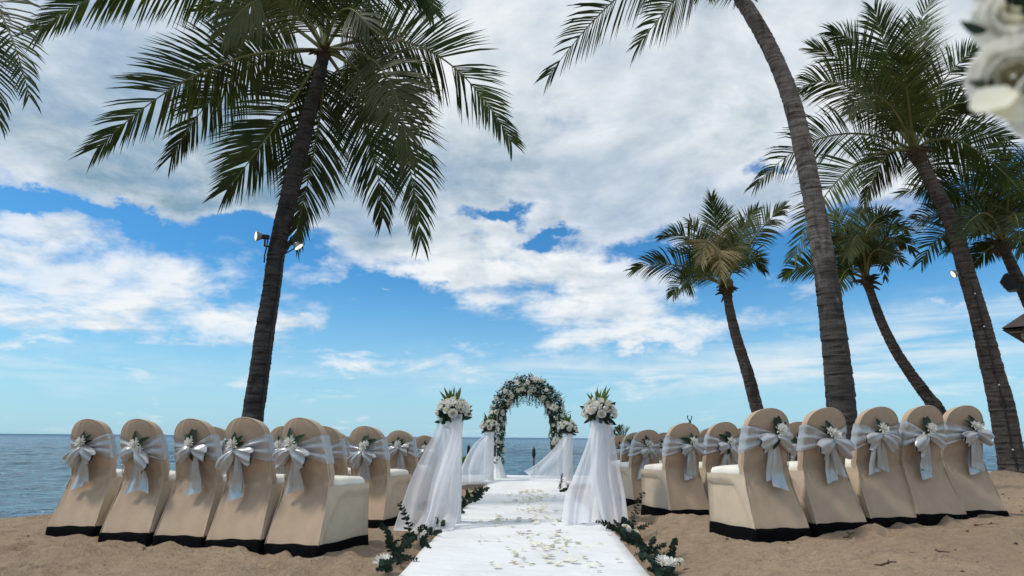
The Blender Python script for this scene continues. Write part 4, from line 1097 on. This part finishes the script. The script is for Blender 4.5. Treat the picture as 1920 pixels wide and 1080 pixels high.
drape([(0.709, 6.58, 1.052), (0.675, 6.54, 0.673), (0.634, 6.5, 0.444), (0.676, 6.4, 0.204), (0.699, 6.2, 0.012)], [(0.877, 6.66, 1.045), (0.901, 6.62, 0.725), (0.941, 6.55, 0.444), (0.964, 6.5, 0.271), (0.964, 6.35, 0.043)],
      'right panel of white tulle with a ragged hem on the right foreground pedestal', 2.2, .045, 4)
drape([(-0.834, 12.5, 0.851), (-1.004, 12.46, 0.7), (-1.137, 12.4, 0.482), (-1.232, 12.3, 0.212), (-1.215, 12.2, -0.031)], [(-0.649, 12.5, 0.873), (-0.644, 12.48, 0.643), (-0.65, 12.46, 0.445), (-0.657, 12.44, 0.269), (-0.664, 12.42, 0.114)],
      'white tulle drape billowing left from the back left pedestal', 2.0, .05, 5, .05, .10)
drape([(0.686, 12.6, 0.833), (0.497, 12.56, 0.601), (0.258, 12.5, 0.392), (0.064, 12.46, 0.264), (-0.068, 12.42, 0.197)], [(0.906, 12.62, 0.865), (0.891, 12.6, 0.633), (0.865, 12.58, 0.414), (0.81, 12.56, 0.227), (0.737, 12.54, 0.129)],
      'white tulle drape billowing left across the arch from the back right pedestal', 2.0, .05, 6, .10, .10)

# ------------------------------------------------------------------ flower arch
AY = 13.5
AL, AR, AT, ASH = (-0.624, 13.5, 0.18), (0.641, 13.5, 0.191), (-0.0, 13.5, 1.909), (0.001, 13.5, 1.177)
ahw = (AR[0]-AL[0])/2; acx = (AR[0]+AL[0])/2; zs = ASH[2]; zt = AT[2]
arch = empty('flower_arch', (acx, AY, STZ), 0, 'round topped arch of white flowers and hanging greenery on the stage', 'flower arch')
APATH = []
for k in range(12): APATH.append(Vector((-ahw, 0, (zs-STZ)*k/12)))
for k in range(33):
    a = PI-PI*k/32; APATH.append(Vector((ahw*math.cos(a), 0, zs-STZ+(zt-zs)*math.sin(a))))
for k in range(1, 13): APATH.append(Vector((ahw, 0, (zs-STZ)*(1-k/12))))
for yo in (-.09, .09):
    mb = MB(); mb.tube([p+Vector((0, yo, 0)) for p in APATH], .012, 8); obj('frame', mb.mesh('frame', MT['boatwhite']), arch)
NA = len(APATH)
def ap(t):
    s = t*(NA-1); k = min(int(s), NA-2); p = APATH[k].lerp(APATH[k+1], s-k); T = (APATH[k+1]-APATH[k]).normalized(); return p, T
ra = random.Random(21)
mb = MB(); vine = MB()
def leaf_into(mb, p, d, L, Wd):
    d = Vector(d).normalized(); sv = d.cross(Vector((ra.uniform(-1, 1), ra.uniform(-1, 1), ra.uniform(-1, 1)))).normalized(); nn = d.cross(sv)
    mb.add([p, p+d*L*.5+sv*Wd+nn*Wd*.3, p+d*L, p+d*L*.5-sv*Wd+nn*Wd*.3], [(0, 1, 2), (0, 2, 3)])
def dens(t):
    z = ap(t)[0].z; return 1 if z > .55 else (.65 if t < .5 and z > .30 else .0)
cnt = 0
while cnt < 7800:
    t = ra.random(); top = math.sin(PI*min(1, max(0, (t-.2)/.6)))
    if ra.random() > dens(t): continue
    p, T = ap(t); Nn = Vector((-T.z, 0, T.x)); Nn = Nn if Nn.z > -.2 or True else -Nn
    rad_ = (.135+.06*top)*math.sqrt(ra.random()); a = ra.uniform(0, 2*PI)
    c = p+Nn*rad_*math.cos(a)*1.0+Vector((0, 1, 0))*rad_*math.sin(a)
    d = (Vector((ra.uniform(-1, 1), ra.uniform(-1, 1), ra.uniform(-1.1, .7)))+Nn*math.cos(a)*.6)
    leaf_into(mb, c, d, ra.uniform(.03, .066), ra.uniform(.010, .020)); cnt += 1
# hanging strands inside the arch and stray sprigs outside
for k in range(240):
    t = ra.uniform(.13, .87); p, T = ap(t)
    if dens(t) == 0: continue
    up = ra.random() < .22
    inw = Vector((acx-acx-p.x, 0, zs-STZ-p.z)).normalized()
    st = p+(inw*.13 if not up else inw*-.14)+Vector((ra.uniform(-.05, .05), ra.uniform(-.12, .12), 0)); ln = ra.uniform(.10, .26)*(1.25 if abs(p.x) < .3 else .9) if not up else ra.uniform(.08, .15)
    d = Vector((ra.uniform(-.25, .15), ra.uniform(-.15, .15), -1)) if not up else (-inw+Vector((ra.uniform(-.7, .7), ra.uniform(-.4, .4), .3)))
    d.normalize(); pts = [st+d*ln*f+Vector((-.02*f*f, 0, 0)) for f in (0, .35, .7, 1)]
    vine.tube(pts, .0022, 4, cap=False)
    for q_ in range(int(ln/.013)):
        f = q_*.013/ln; leaf_into(mb, st+d*ln*f, d*.4+Vector((ra.uniform(-1, 1), ra.uniform(-1, 1), ra.uniform(-.6, .2))), ra.uniform(.02, .036), ra.uniform(.007, .012))
obj('greenery', mb.mesh('greenery', MT['archleaf'], False), arch, kind='stuff'); obj('vine_strands', vine.mesh('vine_strands', MT['stem']), arch, kind='stuff')
for k in range(150):
    t = ra.uniform(.04, .96)
    if ra.random() > dens(t): continue
    p, T = ap(t); Nn = Vector((-T.z, 0, T.x)); top = math.sin(PI*min(1, max(0, (t-.2)/.6)))
    rad_ = .135+.06*top; a = ra.uniform(PI*1.0, PI*2.0); rf = ra.uniform(.95, 1.10)
    off = Nn*math.cos(a)+Vector((0, 1, 0))*math.sin(a)
    me, nm, sc = ra.choice([(ROSES[0], 'rose', .85), (ROSES[1], 'rose', 1.0), (CHRY[0], 'chrysanthemum', .85), (CHRY[1], 'chrysanthemum', 1.0), (DAISY[0], 'daisy', 1.2), (DAISY[1], 'daisy', 1.1), (BUD, 'bud', 1.1), (BUD, 'bud', 1.3), (SMALLCH[0], 'chrysanthemum', 1)])
    obj(nm, me, arch, p+off*rad_*rf, aim(off+Vector((0, -.5, .1)), ra.uniform(0, 6)), sc*ra.choice((.75, .9, 1., 1.15, 1.4))*1.15)
# white cloth tied round the left leg
mb = MB(); rows = []
for i in range(10):
    f = i/9; rows.append([((.075+.06*f**2+.012*math.sin(a*1.5+f*2))*math.cos(2*PI*a/24)+.06*f*f, (.10+.03*f+.012*math.sin(a*2.1))*math.sin(2*PI*a/24), .42*(1-f)+.01) for a in range(24)])
mb.grid(rows, closed=True); lw_ = obj('leg_cloth', mb.mesh('leg_cloth', MT['white']), arch, (-ahw+.02, 0, 0))

# ------------------------------------------------------------------ eucalyptus garlands along the carpet
def sprig_mesh(seed, L=.26, lift=.6):
    r = random.Random(seed); mb = MB(); pts = []
    p = Vector((0, 0, 0)); d = Vector((1, 0, lift)).normalized()
    for i in range(9):
        pts.append(p.copy()); d = (d+Vector((0, r.uniform(-.22, .22), r.uniform(-.20, .12)))).normalized(); p = p+d*L/8
    mb.tube(pts, [.0035*(1-.6*i/8) for i in range(9)], 5, mi=1)
    for i in range(34):
        f = .08+.92*i/33; s = f*8; k = min(int(s), 7); c = pts[k].lerp(pts[k+1], s-k); T = (pts[k+1]-pts[k]).normalized()
        a = i*2.4+r.uniform(-.4, .4); o1 = T.orthogonal().normalized(); o2 = T.cross(o1); out = (o1*math.cos(a)+o2*math.sin(a)+T*.35).normalized()
        rr_ = .0165*(1.05-.45*f)*r.uniform(.85, 1.15); sv = out.cross(T).normalized(); n2 = out.cross(sv)
        cc = c+out*rr_*1.1; ring = [cc+out*math.cos(b*PI/3.5)*rr_+sv*math.sin(b*PI/3.5)*rr_+n2*rr_*.25*abs(math.sin(b*PI/3.5)) for b in range(7)]
        mb.add([cc-n2*rr_*.1]+ring, [(0, b+1, (b+1) % 7+1) for b in range(7)])
    return mb.mesh('sprig', [MT['euc'], MT['stem']])
SPR = [sprig_mesh(s, .22+.03*(s % 3), (.15, .5, 1.0, .3, 1.6)[s % 5]) for s in range(10)]
def garland(name, label, runs, flowers, seed, extra=()):
    r = random.Random(seed); root = empty(name, (runs[0][0], runs[0][1], gz(runs[0][0], runs[0][1])), 0, label, 'garland', 'eucalyptus garlands along the carpet'); b = root.location.copy()
    for (x, y, n, spread) in runs:
        for k in range(n):
            xx, yy = x+r.uniform(-.05, .05), y+r.uniform(-spread, spread)
            obj('sprig', SPR[r.choice((0, 3, 5, 8, 0, 3, 1, 6))], root, Vector((xx, yy, gz(xx, yy)+.03))-b, (r.uniform(-.2, .2), r.uniform(-.25, .1), (PI/2 if k % 3 else -PI/2)+(-r.uniform(-.35, .9) if x > 0 else r.uniform(-.35, .9))), r.uniform(.65, .95))
    for (x, y, kind, s) in flowers:
        me = (CHRY if kind == 'chrysanthemum' else ROSES)[r.randrange(3)]
        obj(kind, me, root, Vector((x, y, gz(x, y)+.06))-b, aim((r.uniform(-.3, .3), -.55, 1.), r.uniform(0, 6)), s)
    for (x, y, z, k, rz, ry, s) in extra: obj('sprig', SPR[k], root, Vector((x, y, z))-b, (0, ry, rz), s)
    return root
garland('eucalyptus_garland', 'long eucalyptus garland with white flowers along the left carpet edge',
        [(-.84, 4.15, 5, .15), (-.85, 4.6, 6, .2), (-.83, 5.1, 6, .2), (-.81, 5.6, 6, .2), (-.80, 6.1, 5, .2), (-.79, 6.7, 5, .2), (-.79, 7.2, 6, .25), (-.78, 7.9, 8, .25), (-.77, 8.7, 7, .3), (-.77, 9.6, 7, .3), (-.76, 10.5, 7, .3), (-.76, 11.4, 8, .3), (-.76, 12.0, 6, .2)],
        [(-.88, 4.14, 'chrysanthemum', 1.25), (-.87, 5.30, 'chrysanthemum', 1.3), (-.80, 5.2, 'chrysanthemum', .9), (-.78, 7.35, 'rose', 1.1), (-.78, 8.35, 'rose', 1.2), (-.84, 8.5, 'rose', 1.0), (-.78, 10.6, 'rose', 1.2), (-.74, 11.9, 'rose', 1.4)], 31,
        [(-.95, 4.85, .03, 4, 2.6, .1, 1.1), (-.9, 4.55, .03, 9, 2.5, .1, 1.1), (-.86, 5.0, .03, 2, 1.9, -.3, 1.3)])
garland('eucalyptus_garland', 'short eucalyptus garland with white roses along the right carpet edge',
        [(.84, 4.15, 7, .12), (.83, 4.5, 6, .15), (.83, 4.9, 6, .15), (.84, 5.3, 7, .2), (.86, 5.7, 8, .2), (.88, 6.05, 5, .15)],
        [(.86, 4.28, 'chrysanthemum', 1.0), (.90, 4.22, 'chrysanthemum', .9), (.84, 5.72, 'rose', 1.5), (.90, 5.55, 'rose', .9), (.97, 4.3, 'rose', .7)], 32,
        [(.93, 6.0, .03, 4, .9, -.5, 1.4), (.78, 5.85, .05, 3, 2.6, -.15, 1.0), (.95, 4.5, .03, 1, 1.2, -.2, 1.)])
garland('eucalyptus_garland', 'thin dark eucalyptus sprigs at the far right end of the carpet by the stage',
        [(.60, 11.6, 3, .15)], [], 33, [(.58, 11.8, -.08, 4, 1.9, -.9, 1.2), (.60, 11.7, -.08, 9, 2.4, -.6, 1.2)])

# ------------------------------------------------------------------ lamps on the palms
def on_trunk(key, z):
    path = PR[key][1]; p = min(path, key=lambda c: abs(c[2]-z)); return Vector(p[:3]), p[3]
def spotlight(pos, d, anchor, label, lit=True):
    root = empty('spotlight', pos, 0, label, 'lamp', 'spotlights on the palm trunks'); rot = Vector(d).to_track_quat('Z', 'Y').to_matrix()
    mb = MB(); mb.lathe([(.002, -.15), (.032, -.15), (.036, -.13), (.036, -.05), (.042, -.04)], n=14, rot=rot); obj('housing', mb.mesh('housing', MT['lampblack']), root)
    mb = MB(); mb.lathe([(.042, -.04), (.062, -.005), (.070, .025), (.072, .035), (.066, .034)], n=18, rot=rot); obj('reflector', mb.mesh('reflector', MT['lampgrey']), root)
    mb = MB(); mb.lathe([(.066, .030), (.045, .038), (.002, .042)], n=18, rot=rot); obj('lens', mb.mesh('lens', MT['lit']), root)
    a = Vector(anchor)-Vector(pos); q_ = rot @ Vector((0, 0, -.10))
    mb = MB(); mb.tube([q_, q_+Vector((0, 0, -.06)), a*.6+Vector((0, 0, -.05)), a], .014, 8); obj('bracket', mb.mesh('bracket', MT['lampblack']), root)
def on_px(key, a): return a
s1 = Vector((-3.78, 8.35, 3.545)); s2 = Vector((-3.248, 8.45, 3.443)); s3 = Vector((7.734, 11.2, 3.768))
c1, r1 = on_trunk('left', s1.z-.1); c2, r2 = on_trunk('left', s2.z+.12); c3, r3 = on_trunk('right', s3.z)
spotlight(s1, (-.74, -.60, -.10), c1+Vector((-r1*.7, -r1*.6, 0)), 'lit spotlight on the left side of the tall left palm trunk, turned outward')
spotlight(s2, (.62, .05, -.75), c2+Vector((r2*.7, -r2*.5, 0)), 'small lit spotlight on the right side of the tall left palm trunk, aimed down')
spotlight(s3, (-.92, .12, -.42), c3+Vector((-r3*.8, -r3*.5, 0)), 'lit spotlight on the trunk of the right hand palm')
def cable(key, z0, z1, ax, label, off=1.02, loop=None):
    path = [p for p in PR[key][1] if z0 < p[2] < z1][::6]; pts = [Vector(p[:3])+Vector((ax[0], ax[1], 0)).normalized()*(p[3]*off+.012+.008*math.sin(i*1.3)) for i, p in enumerate(path)]
    if loop: pts = pts+[Vector(q_) for q_ in loop]
    mb = MB(); mb.tube(pts, .010, 6); o = obj('cable', mb.mesh('cable', MT['lampblack'])); tag(o, label, 'cable'); return pts
cable('left', .3, s2.z-.1, (.85, -.5), 'black lamp cable running down the right side of the left palm trunk', 1.1, [s2+Vector((-.05, .0, -.05)), s2+Vector((-.06, .03, .0))])
cable('left', s1.z-.34, s1.z-.16, (-.9, -.4), 'short loop of black cable under the left spotlight', 1.08, [s1+Vector((.13, .02, -.12)), s1+Vector((.13, .03, -.04))])
pc = cable('right', .10, s3.z-.05, (-.45, -.9), 'black cable running down the front of the right hand palm trunk')
lbs = ['small white cable clip high on the right palm trunk, just under the spotlight', 'small white cable clip on the right palm trunk, second below the spotlight', 'small white cable clip halfway down the right palm trunk', 'lowest white cable clip on the right palm trunk']
for k, f in enumerate((.96, .80, .55, .26)):
    p = pc[int(f*(len(pc)-1))]; mb = MB(); mb.lathe([(.002, -.014), (.012, -.011), (.015, 0), (.012, .011), (.002, .014)], p+Vector((-.005, -.015, 0)), 8); tag(obj('cable_clip', mb.mesh('cable_clip', MT['boatwhite'])), lbs[k], 'cable clip', 'white clips on the palm cable')
# floodlight
fl = Vector((9.451, 12.2, 3.817)); root = empty('floodlight', fl, 0, 'dark rectangular floodlight strapped to the palm trunk at the right edge', 'lamp')
rot = (Matrix.Rotation(R(48), 3, 'Z') @ Matrix.Rotation(R(-28), 3, 'X'))
mb = MB(); rows = [[rot @ Vector((sx*.19*k, y, sz*.17*k)) for (sx, sz) in ((-1, -1), (1, -1), (1, 1), (-1, 1))] for (y, k) in ((-.10, .97), (-.10, 1), (-.03, 1.0), (.10, .62), (.11, .5))]
mb.grid(rows, closed=True); mb.f.append((16, 17, 18, 19)); mb.mi.append(0); obj('housing', mb.mesh('housing', MT['lampblack'], False), root)
mb = MB(); mb.add([rot @ Vector(v) for v in ((-.175, -.097, -.155), (.175, -.097, -.155), (.175, -.097, .155), (-.175, -.097, .155))], [(0, 1, 2, 3)]); obj('glass', mb.mesh('glass', MT['glassdark'], False), root)
cf, rf_ = on_trunk('far', fl.z); mb = MB(); a = cf-fl
mb.tube([rot @ Vector((0, .1, 0)), a*.5, a], .025, 8)
mb.lathe([(rf_*1.12, -.03), (rf_*1.16, -.02), (rf_*1.16, .02), (rf_*1.12, .03)], a, 20); obj('bracket', mb.mesh('bracket', MT['lampblack']), root)

# ------------------------------------------------------------------ posts, boats, roof corner
def torch(px, ztop, label):
    x, y = px; z0 = gz(x, y); h = ztop-z0
    root = empty('torch_post', (x, y, z0), 0, label, 'torch', 'black torches on the beach')
    mb = MB(); mb.tube([(0, 0, -.2), (0, 0, h-.28)], .024, 8); obj('pole', mb.mesh('pole', MT['post']), root)
    mb = MB(); mb.lathe([(.026, h-.32), (.034, h-.28), (.052, h-.24), (.056, h-.19), (.040, h-.15), (.046, h-.13), (.046, h-.07), (.030, h-.04), (.012, h-.02), (.010, h), (.002, h)], n=12); obj('lantern', mb.mesh('lantern', MT['post']), root)
t1 = (0.206, 19.0, 0.559); torch(t1[:2], t1[2], 'black torch post standing at the shore, seen through the arch')
t2 = (-1.703, 19.0, 0.62); torch(t2[:2], t2[2], 'black torch post behind the billowing drape, left of the arch')
h1 = (3.779, 15.0, 1.34); hz = gz(h1[0], h1[1]); root = empty('lamp_stand', (h1[0], h1[1], hz), 0, 'thin black stand with a forked top behind the right chairs', 'stand')
hh = h1[2]-hz; mb = MB(); mb.tube([(0, 0, -.2), (0, 0, hh-.12)], .012, 8); obj('pole', mb.mesh('pole', MT['post']), root)
mb = MB(); mb.lathe([(.014, hh-.20), (.026, hh-.17), (.026, hh-.12), (.014, hh-.10)], n=10)
mb.tube([(0, 0, hh-.11), (-.04, 0, hh-.07), (-.055, 0, hh-.02), (-.035, 0, hh+.01)], .012, 6); mb.tube([(0, 0, hh-.11), (.04, 0, hh-.07), (.05, 0, hh-.02), (.03, 0, hh)], .012, 6); obj('fork_head', mb.mesh('fork_head', MT['post']), root)
def hull(mb, L, Wd, H, mi=0):
    rows = []
    for i in range(13):
        f = i/12*2-1; w = Wd*(1-abs(f)**2.4)+.004; sh_ = H*(.55*abs(f)**2.5)
        rows.append([(f*L, w*math.cos(a), (H*.35+sh_ if k in (0, 8) else -H*.5*math.sin(a)+sh_*.6)) for k, a in ((k, PI*k/8) for k in range(9))])
    mb.grid(rows, mi)
    o = [[r_[0], r_[8]] for r_ in rows]; mb.grid([[Vector(a)-Vector((0, 0, .03)), Vector(b)-Vector((0, 0, .03))] for a, b in o], mi)
gk = (-3.673, 34.0, -0.246); mb = MB(); hull(mb, .75, .32, .42); o = obj('kayak', mb.mesh('kayak', MT['green']), None, (gk[0], gk[1], SEA+.12), (0, 0, R(12))); tag(o, 'yellow green kayak on the water behind the left pedestal drape', 'kayak')
bt = (-73.114, 112.0, -0.489); root = empty('rowing_boat', (bt[0], bt[1], SEA+.05), R(8), 'tiny white boat far out on the sea at the left', 'boat')
mb = MB(); hull(mb, .75, .25, .34); obj('hull', mb.mesh('hull', MT['boatwhite']), root)
for k, (dx, lb) in enumerate(((-.28, 'person in dark clothing sitting at the left end of the tiny white boat'), (.36, 'person in dark clothing sitting at the right end of the tiny white boat'))):
    mb = MB(); mb.lathe([(.16, 0), (.19, .10), (.15, .25), (.19, .45), (.17, .52), (.06, .56), (.055, .60), (.09, .66), (.10, .72), (.07, .80), (.002, .82)], n=10)
    w_ = Matrix.Rotation(R(8), 3, 'Z') @ Vector((dx, 0, 0))
    tag(obj('person', mb.mesh('person', MT['cloth1']), None, (bt[0]+w_.x, bt[1]+w_.y, SEA+.14), None, .8), lb, 'person')
bf = (2.592, 95.0, -0.244); mb = MB(); hull(mb, .24, .12, .16); tag(obj('float', mb.mesh('float', MT['boatwhite']), None, (bf[0], bf[1], SEA+.06)), 'small white float far out on the sea, seen through the arch', 'float')
# corner of a roofed pavilion at the right edge
rp = Vector((13.236, 17.0, 3.831)); gx0, gy0 = rp.x, rp.y; gzz = gz(gx0+2, gy0+2)
root = empty('pavilion', (gx0+2*2**.5, gy0, gzz), R(45), 'shingle roofed pavilion of which only an eave corner shows at the right edge', 'pavilion')
b = root.location; zr = rp.z-b.z
mb = MB(); A = Vector((-2, -2, zr)); quad = [Vector((-2, -2, zr)), Vector((2.4, -2, zr)), Vector((2.4, 2.4, zr)), Vector((-2, 2.4, zr))]; apx = Vector((.2, .2, zr+1.9))
for i in range(4): mb.add([quad[i], quad[(i+1) % 4], apx], [(0, 1, 2)])
mb.add([q_-Vector((0, 0, .05)) for q_ in quad], [(3, 2, 1, 0)]); obj('roof', mb.mesh('roof', MT['thatch'], False), root)
mb = MB(); mb.box((0, 0, 0), (.30, .05, .11)); sh_ = mb.mesh('shingle', MT['thatch'], False)
for k in range(14):
    obj('shingle', sh_, root, (-1.80+k*.3, -1.93, zr-.07-.05*(k % 2)), (R(-28), 0, R((k*37) % 9-4))); obj('shingle', sh_, root, (-1.93, -1.80+k*.3, zr-.07-.05*(k % 2)), (R(-28), 0, R(-90+(k*53) % 9-4)))
mb = MB(); mb.box((.2, .2, zr-.20), (3.7, 3.7, .16)); obj('eave_beam', mb.mesh('eave_beam', MT['wood'], False), root)
for (x, y) in ((-1.3, -1.3), (1.7, -1.3), (-1.3, 1.7), (1.7, 1.7)):
    mb = MB(); mb.tube([(x, y, -.3), (x, y, zr-.1)], .09, 10); obj('pillar', mb.mesh('pillar', MT['wood']), root)

# ------------------------------------------------------------------ out-of-focus blossoms close to the camera, top right
nr = Vector((0.678, 0.8, 1.344)); root = empty('hanging_bouquet', nr, 0, 'blurred white roses with dark leaves close to the camera at the top right', 'flowers')
rb = [rose(.060, 51), rose(.060, 52)]
obj('rose', rb[0], root, Vector((0.676, 0.8, 1.315))-nr, aim((-.5, -.6, -.35), 1.), 1.0)
obj('rose', rb[1], root, Vector((0.72, 0.83, 1.417))-nr, aim((-.45, -.75, .1), 2.), 1.05)
obj('rose', rb[0], root, Vector((0.699, 0.78, 1.27))-nr, aim((-.1, -.6, -.6), 2.), 1.0)
obj('chrysanthemum', CHRY[0], root, Vector((0.699, 0.84, 1.461))-nr, aim((-.6, -.5, .3), 0), .55)
pm = MB(); petal(pm, Vector((0.647, 0.77, 1.276))-nr, (-.85, .0, -.35), (-.2, -.8, .5), .058, .028, -.3, .2, 6, tipw=.3); petal(pm, Vector((0.663, 0.77, 1.264))-nr, (-.5, 0, -.35), (-.2, -.8, .3), .045, .035, -.2, .2, 6); obj('loose_petal', pm.mesh('loose_petal', MT['petalc']), root)
NEARL = [(0.652, 0.8, 1.389), (0.647, 0.8, 1.309), (0.697, 0.79, 1.412), (0.694, 0.78, 1.396), (0.678, 0.79, 1.278), (0.696, 0.8, 1.428), (0.699, 0.79, 1.344)]
for k, (x, y, d, sc) in enumerate(((1850, 55, (-1, 0, .1), .45), (1862, 150, (-.9, -.1, -.35), .55), (1915, 20, (-.1, -.6, .8), .9), (1925, 30, (.2, -.7, .3), 1.5), (1922, 180, (.1, -.7, -.5), .6), (1900, 10, (-.3, -.5, .8), .8), (1935, 100, (.3, -.8, .1), 1.3))):
    obj('leaf', LEAVES[1], root, Vector(NEARL[k])-nr, aim(d, .4*k, 'X'), sc)
pp = nr+Vector((.16, .03, 0)); mb = MB(); mb.tube([(pp.x-nr.x, pp.y-nr.y, gz(pp.x, pp.y)-nr.z-.1), (pp.x-nr.x, pp.y-nr.y, .35)], .018, 10); obj('pole', mb.mesh('pole', MT['boatwhite']), root)

# ------------------------------------------------------------------ twigs and bits on the sand
TW = [((2.331, 4.897, 0.15), .17, .35, 'forked dark twig on the sand below the middle right front chairs'), ((2.17, 4.117, 0.15), .12, 1.1, 'small bent twig near the bottom edge on the right sand'),
      ((2.04, 3.89, 0.15), .13, -.1, 'short twig lying flat at the bottom edge of the right sand'), ((2.454, 4.162, 0.17), .20, -.35, 'long curved dark twig on the sand at the lower right'), ((3.488, 5.142, 0.2), .14, -.5, 'twig on the sand beside the outermost right chair')]
for (p, L, a, lb) in TW:
    z = gz(p[0], p[1])+.012; mb = MB(); d = Vector((math.cos(a), math.sin(a)*1.4, 0)); s_ = Vector((-d.y, d.x, 0))
    mb.tube([d*L*f+s_*L*.18*math.sin(f*5)+Vector((0, 0, .008*math.sin(f*3.1))) for f in (-.5, -.25, 0, .25, .5)], [.006, .007, .006, .005, .003], 6)
    mb.tube([d*L*.1, d*L*.2+s_*L*.2+Vector((0, 0, .015)), d*L*.25+s_*L*.32], [.005, .004, .002], 5)
    tag(obj('twig', mb.mesh('twig', MT['twig']), None, (p[0], p[1], z)), lb, 'twig')
mb = MB()
for k in range(420):
    x, y = rng.uniform(-5.5, 6), 3.3+rng.uniform(0, 1)**1.3*9
    if abs(x) < .8: continue
    z = gz(x, y)+.004; s_ = rng.uniform(.004, .013)*(1.6 if rng.random() < .06 else 1); a = rng.uniform(0, 6)
    mb.add([(x+s_*math.cos(a+b)*(1 if b % 2 else 1.5), y+s_*math.sin(a+b), z+(s_*.7 if b in (1, 3) else 0)) for b in (0, 1, 2, 3, 4, 5)]+[(x, y, z+s_*1.1)], [(b, (b+1) % 6, 6) for b in range(6)])
obj('shell_bits', mb.mesh('shell_bits', MT['stone'], False), kind='stuff')
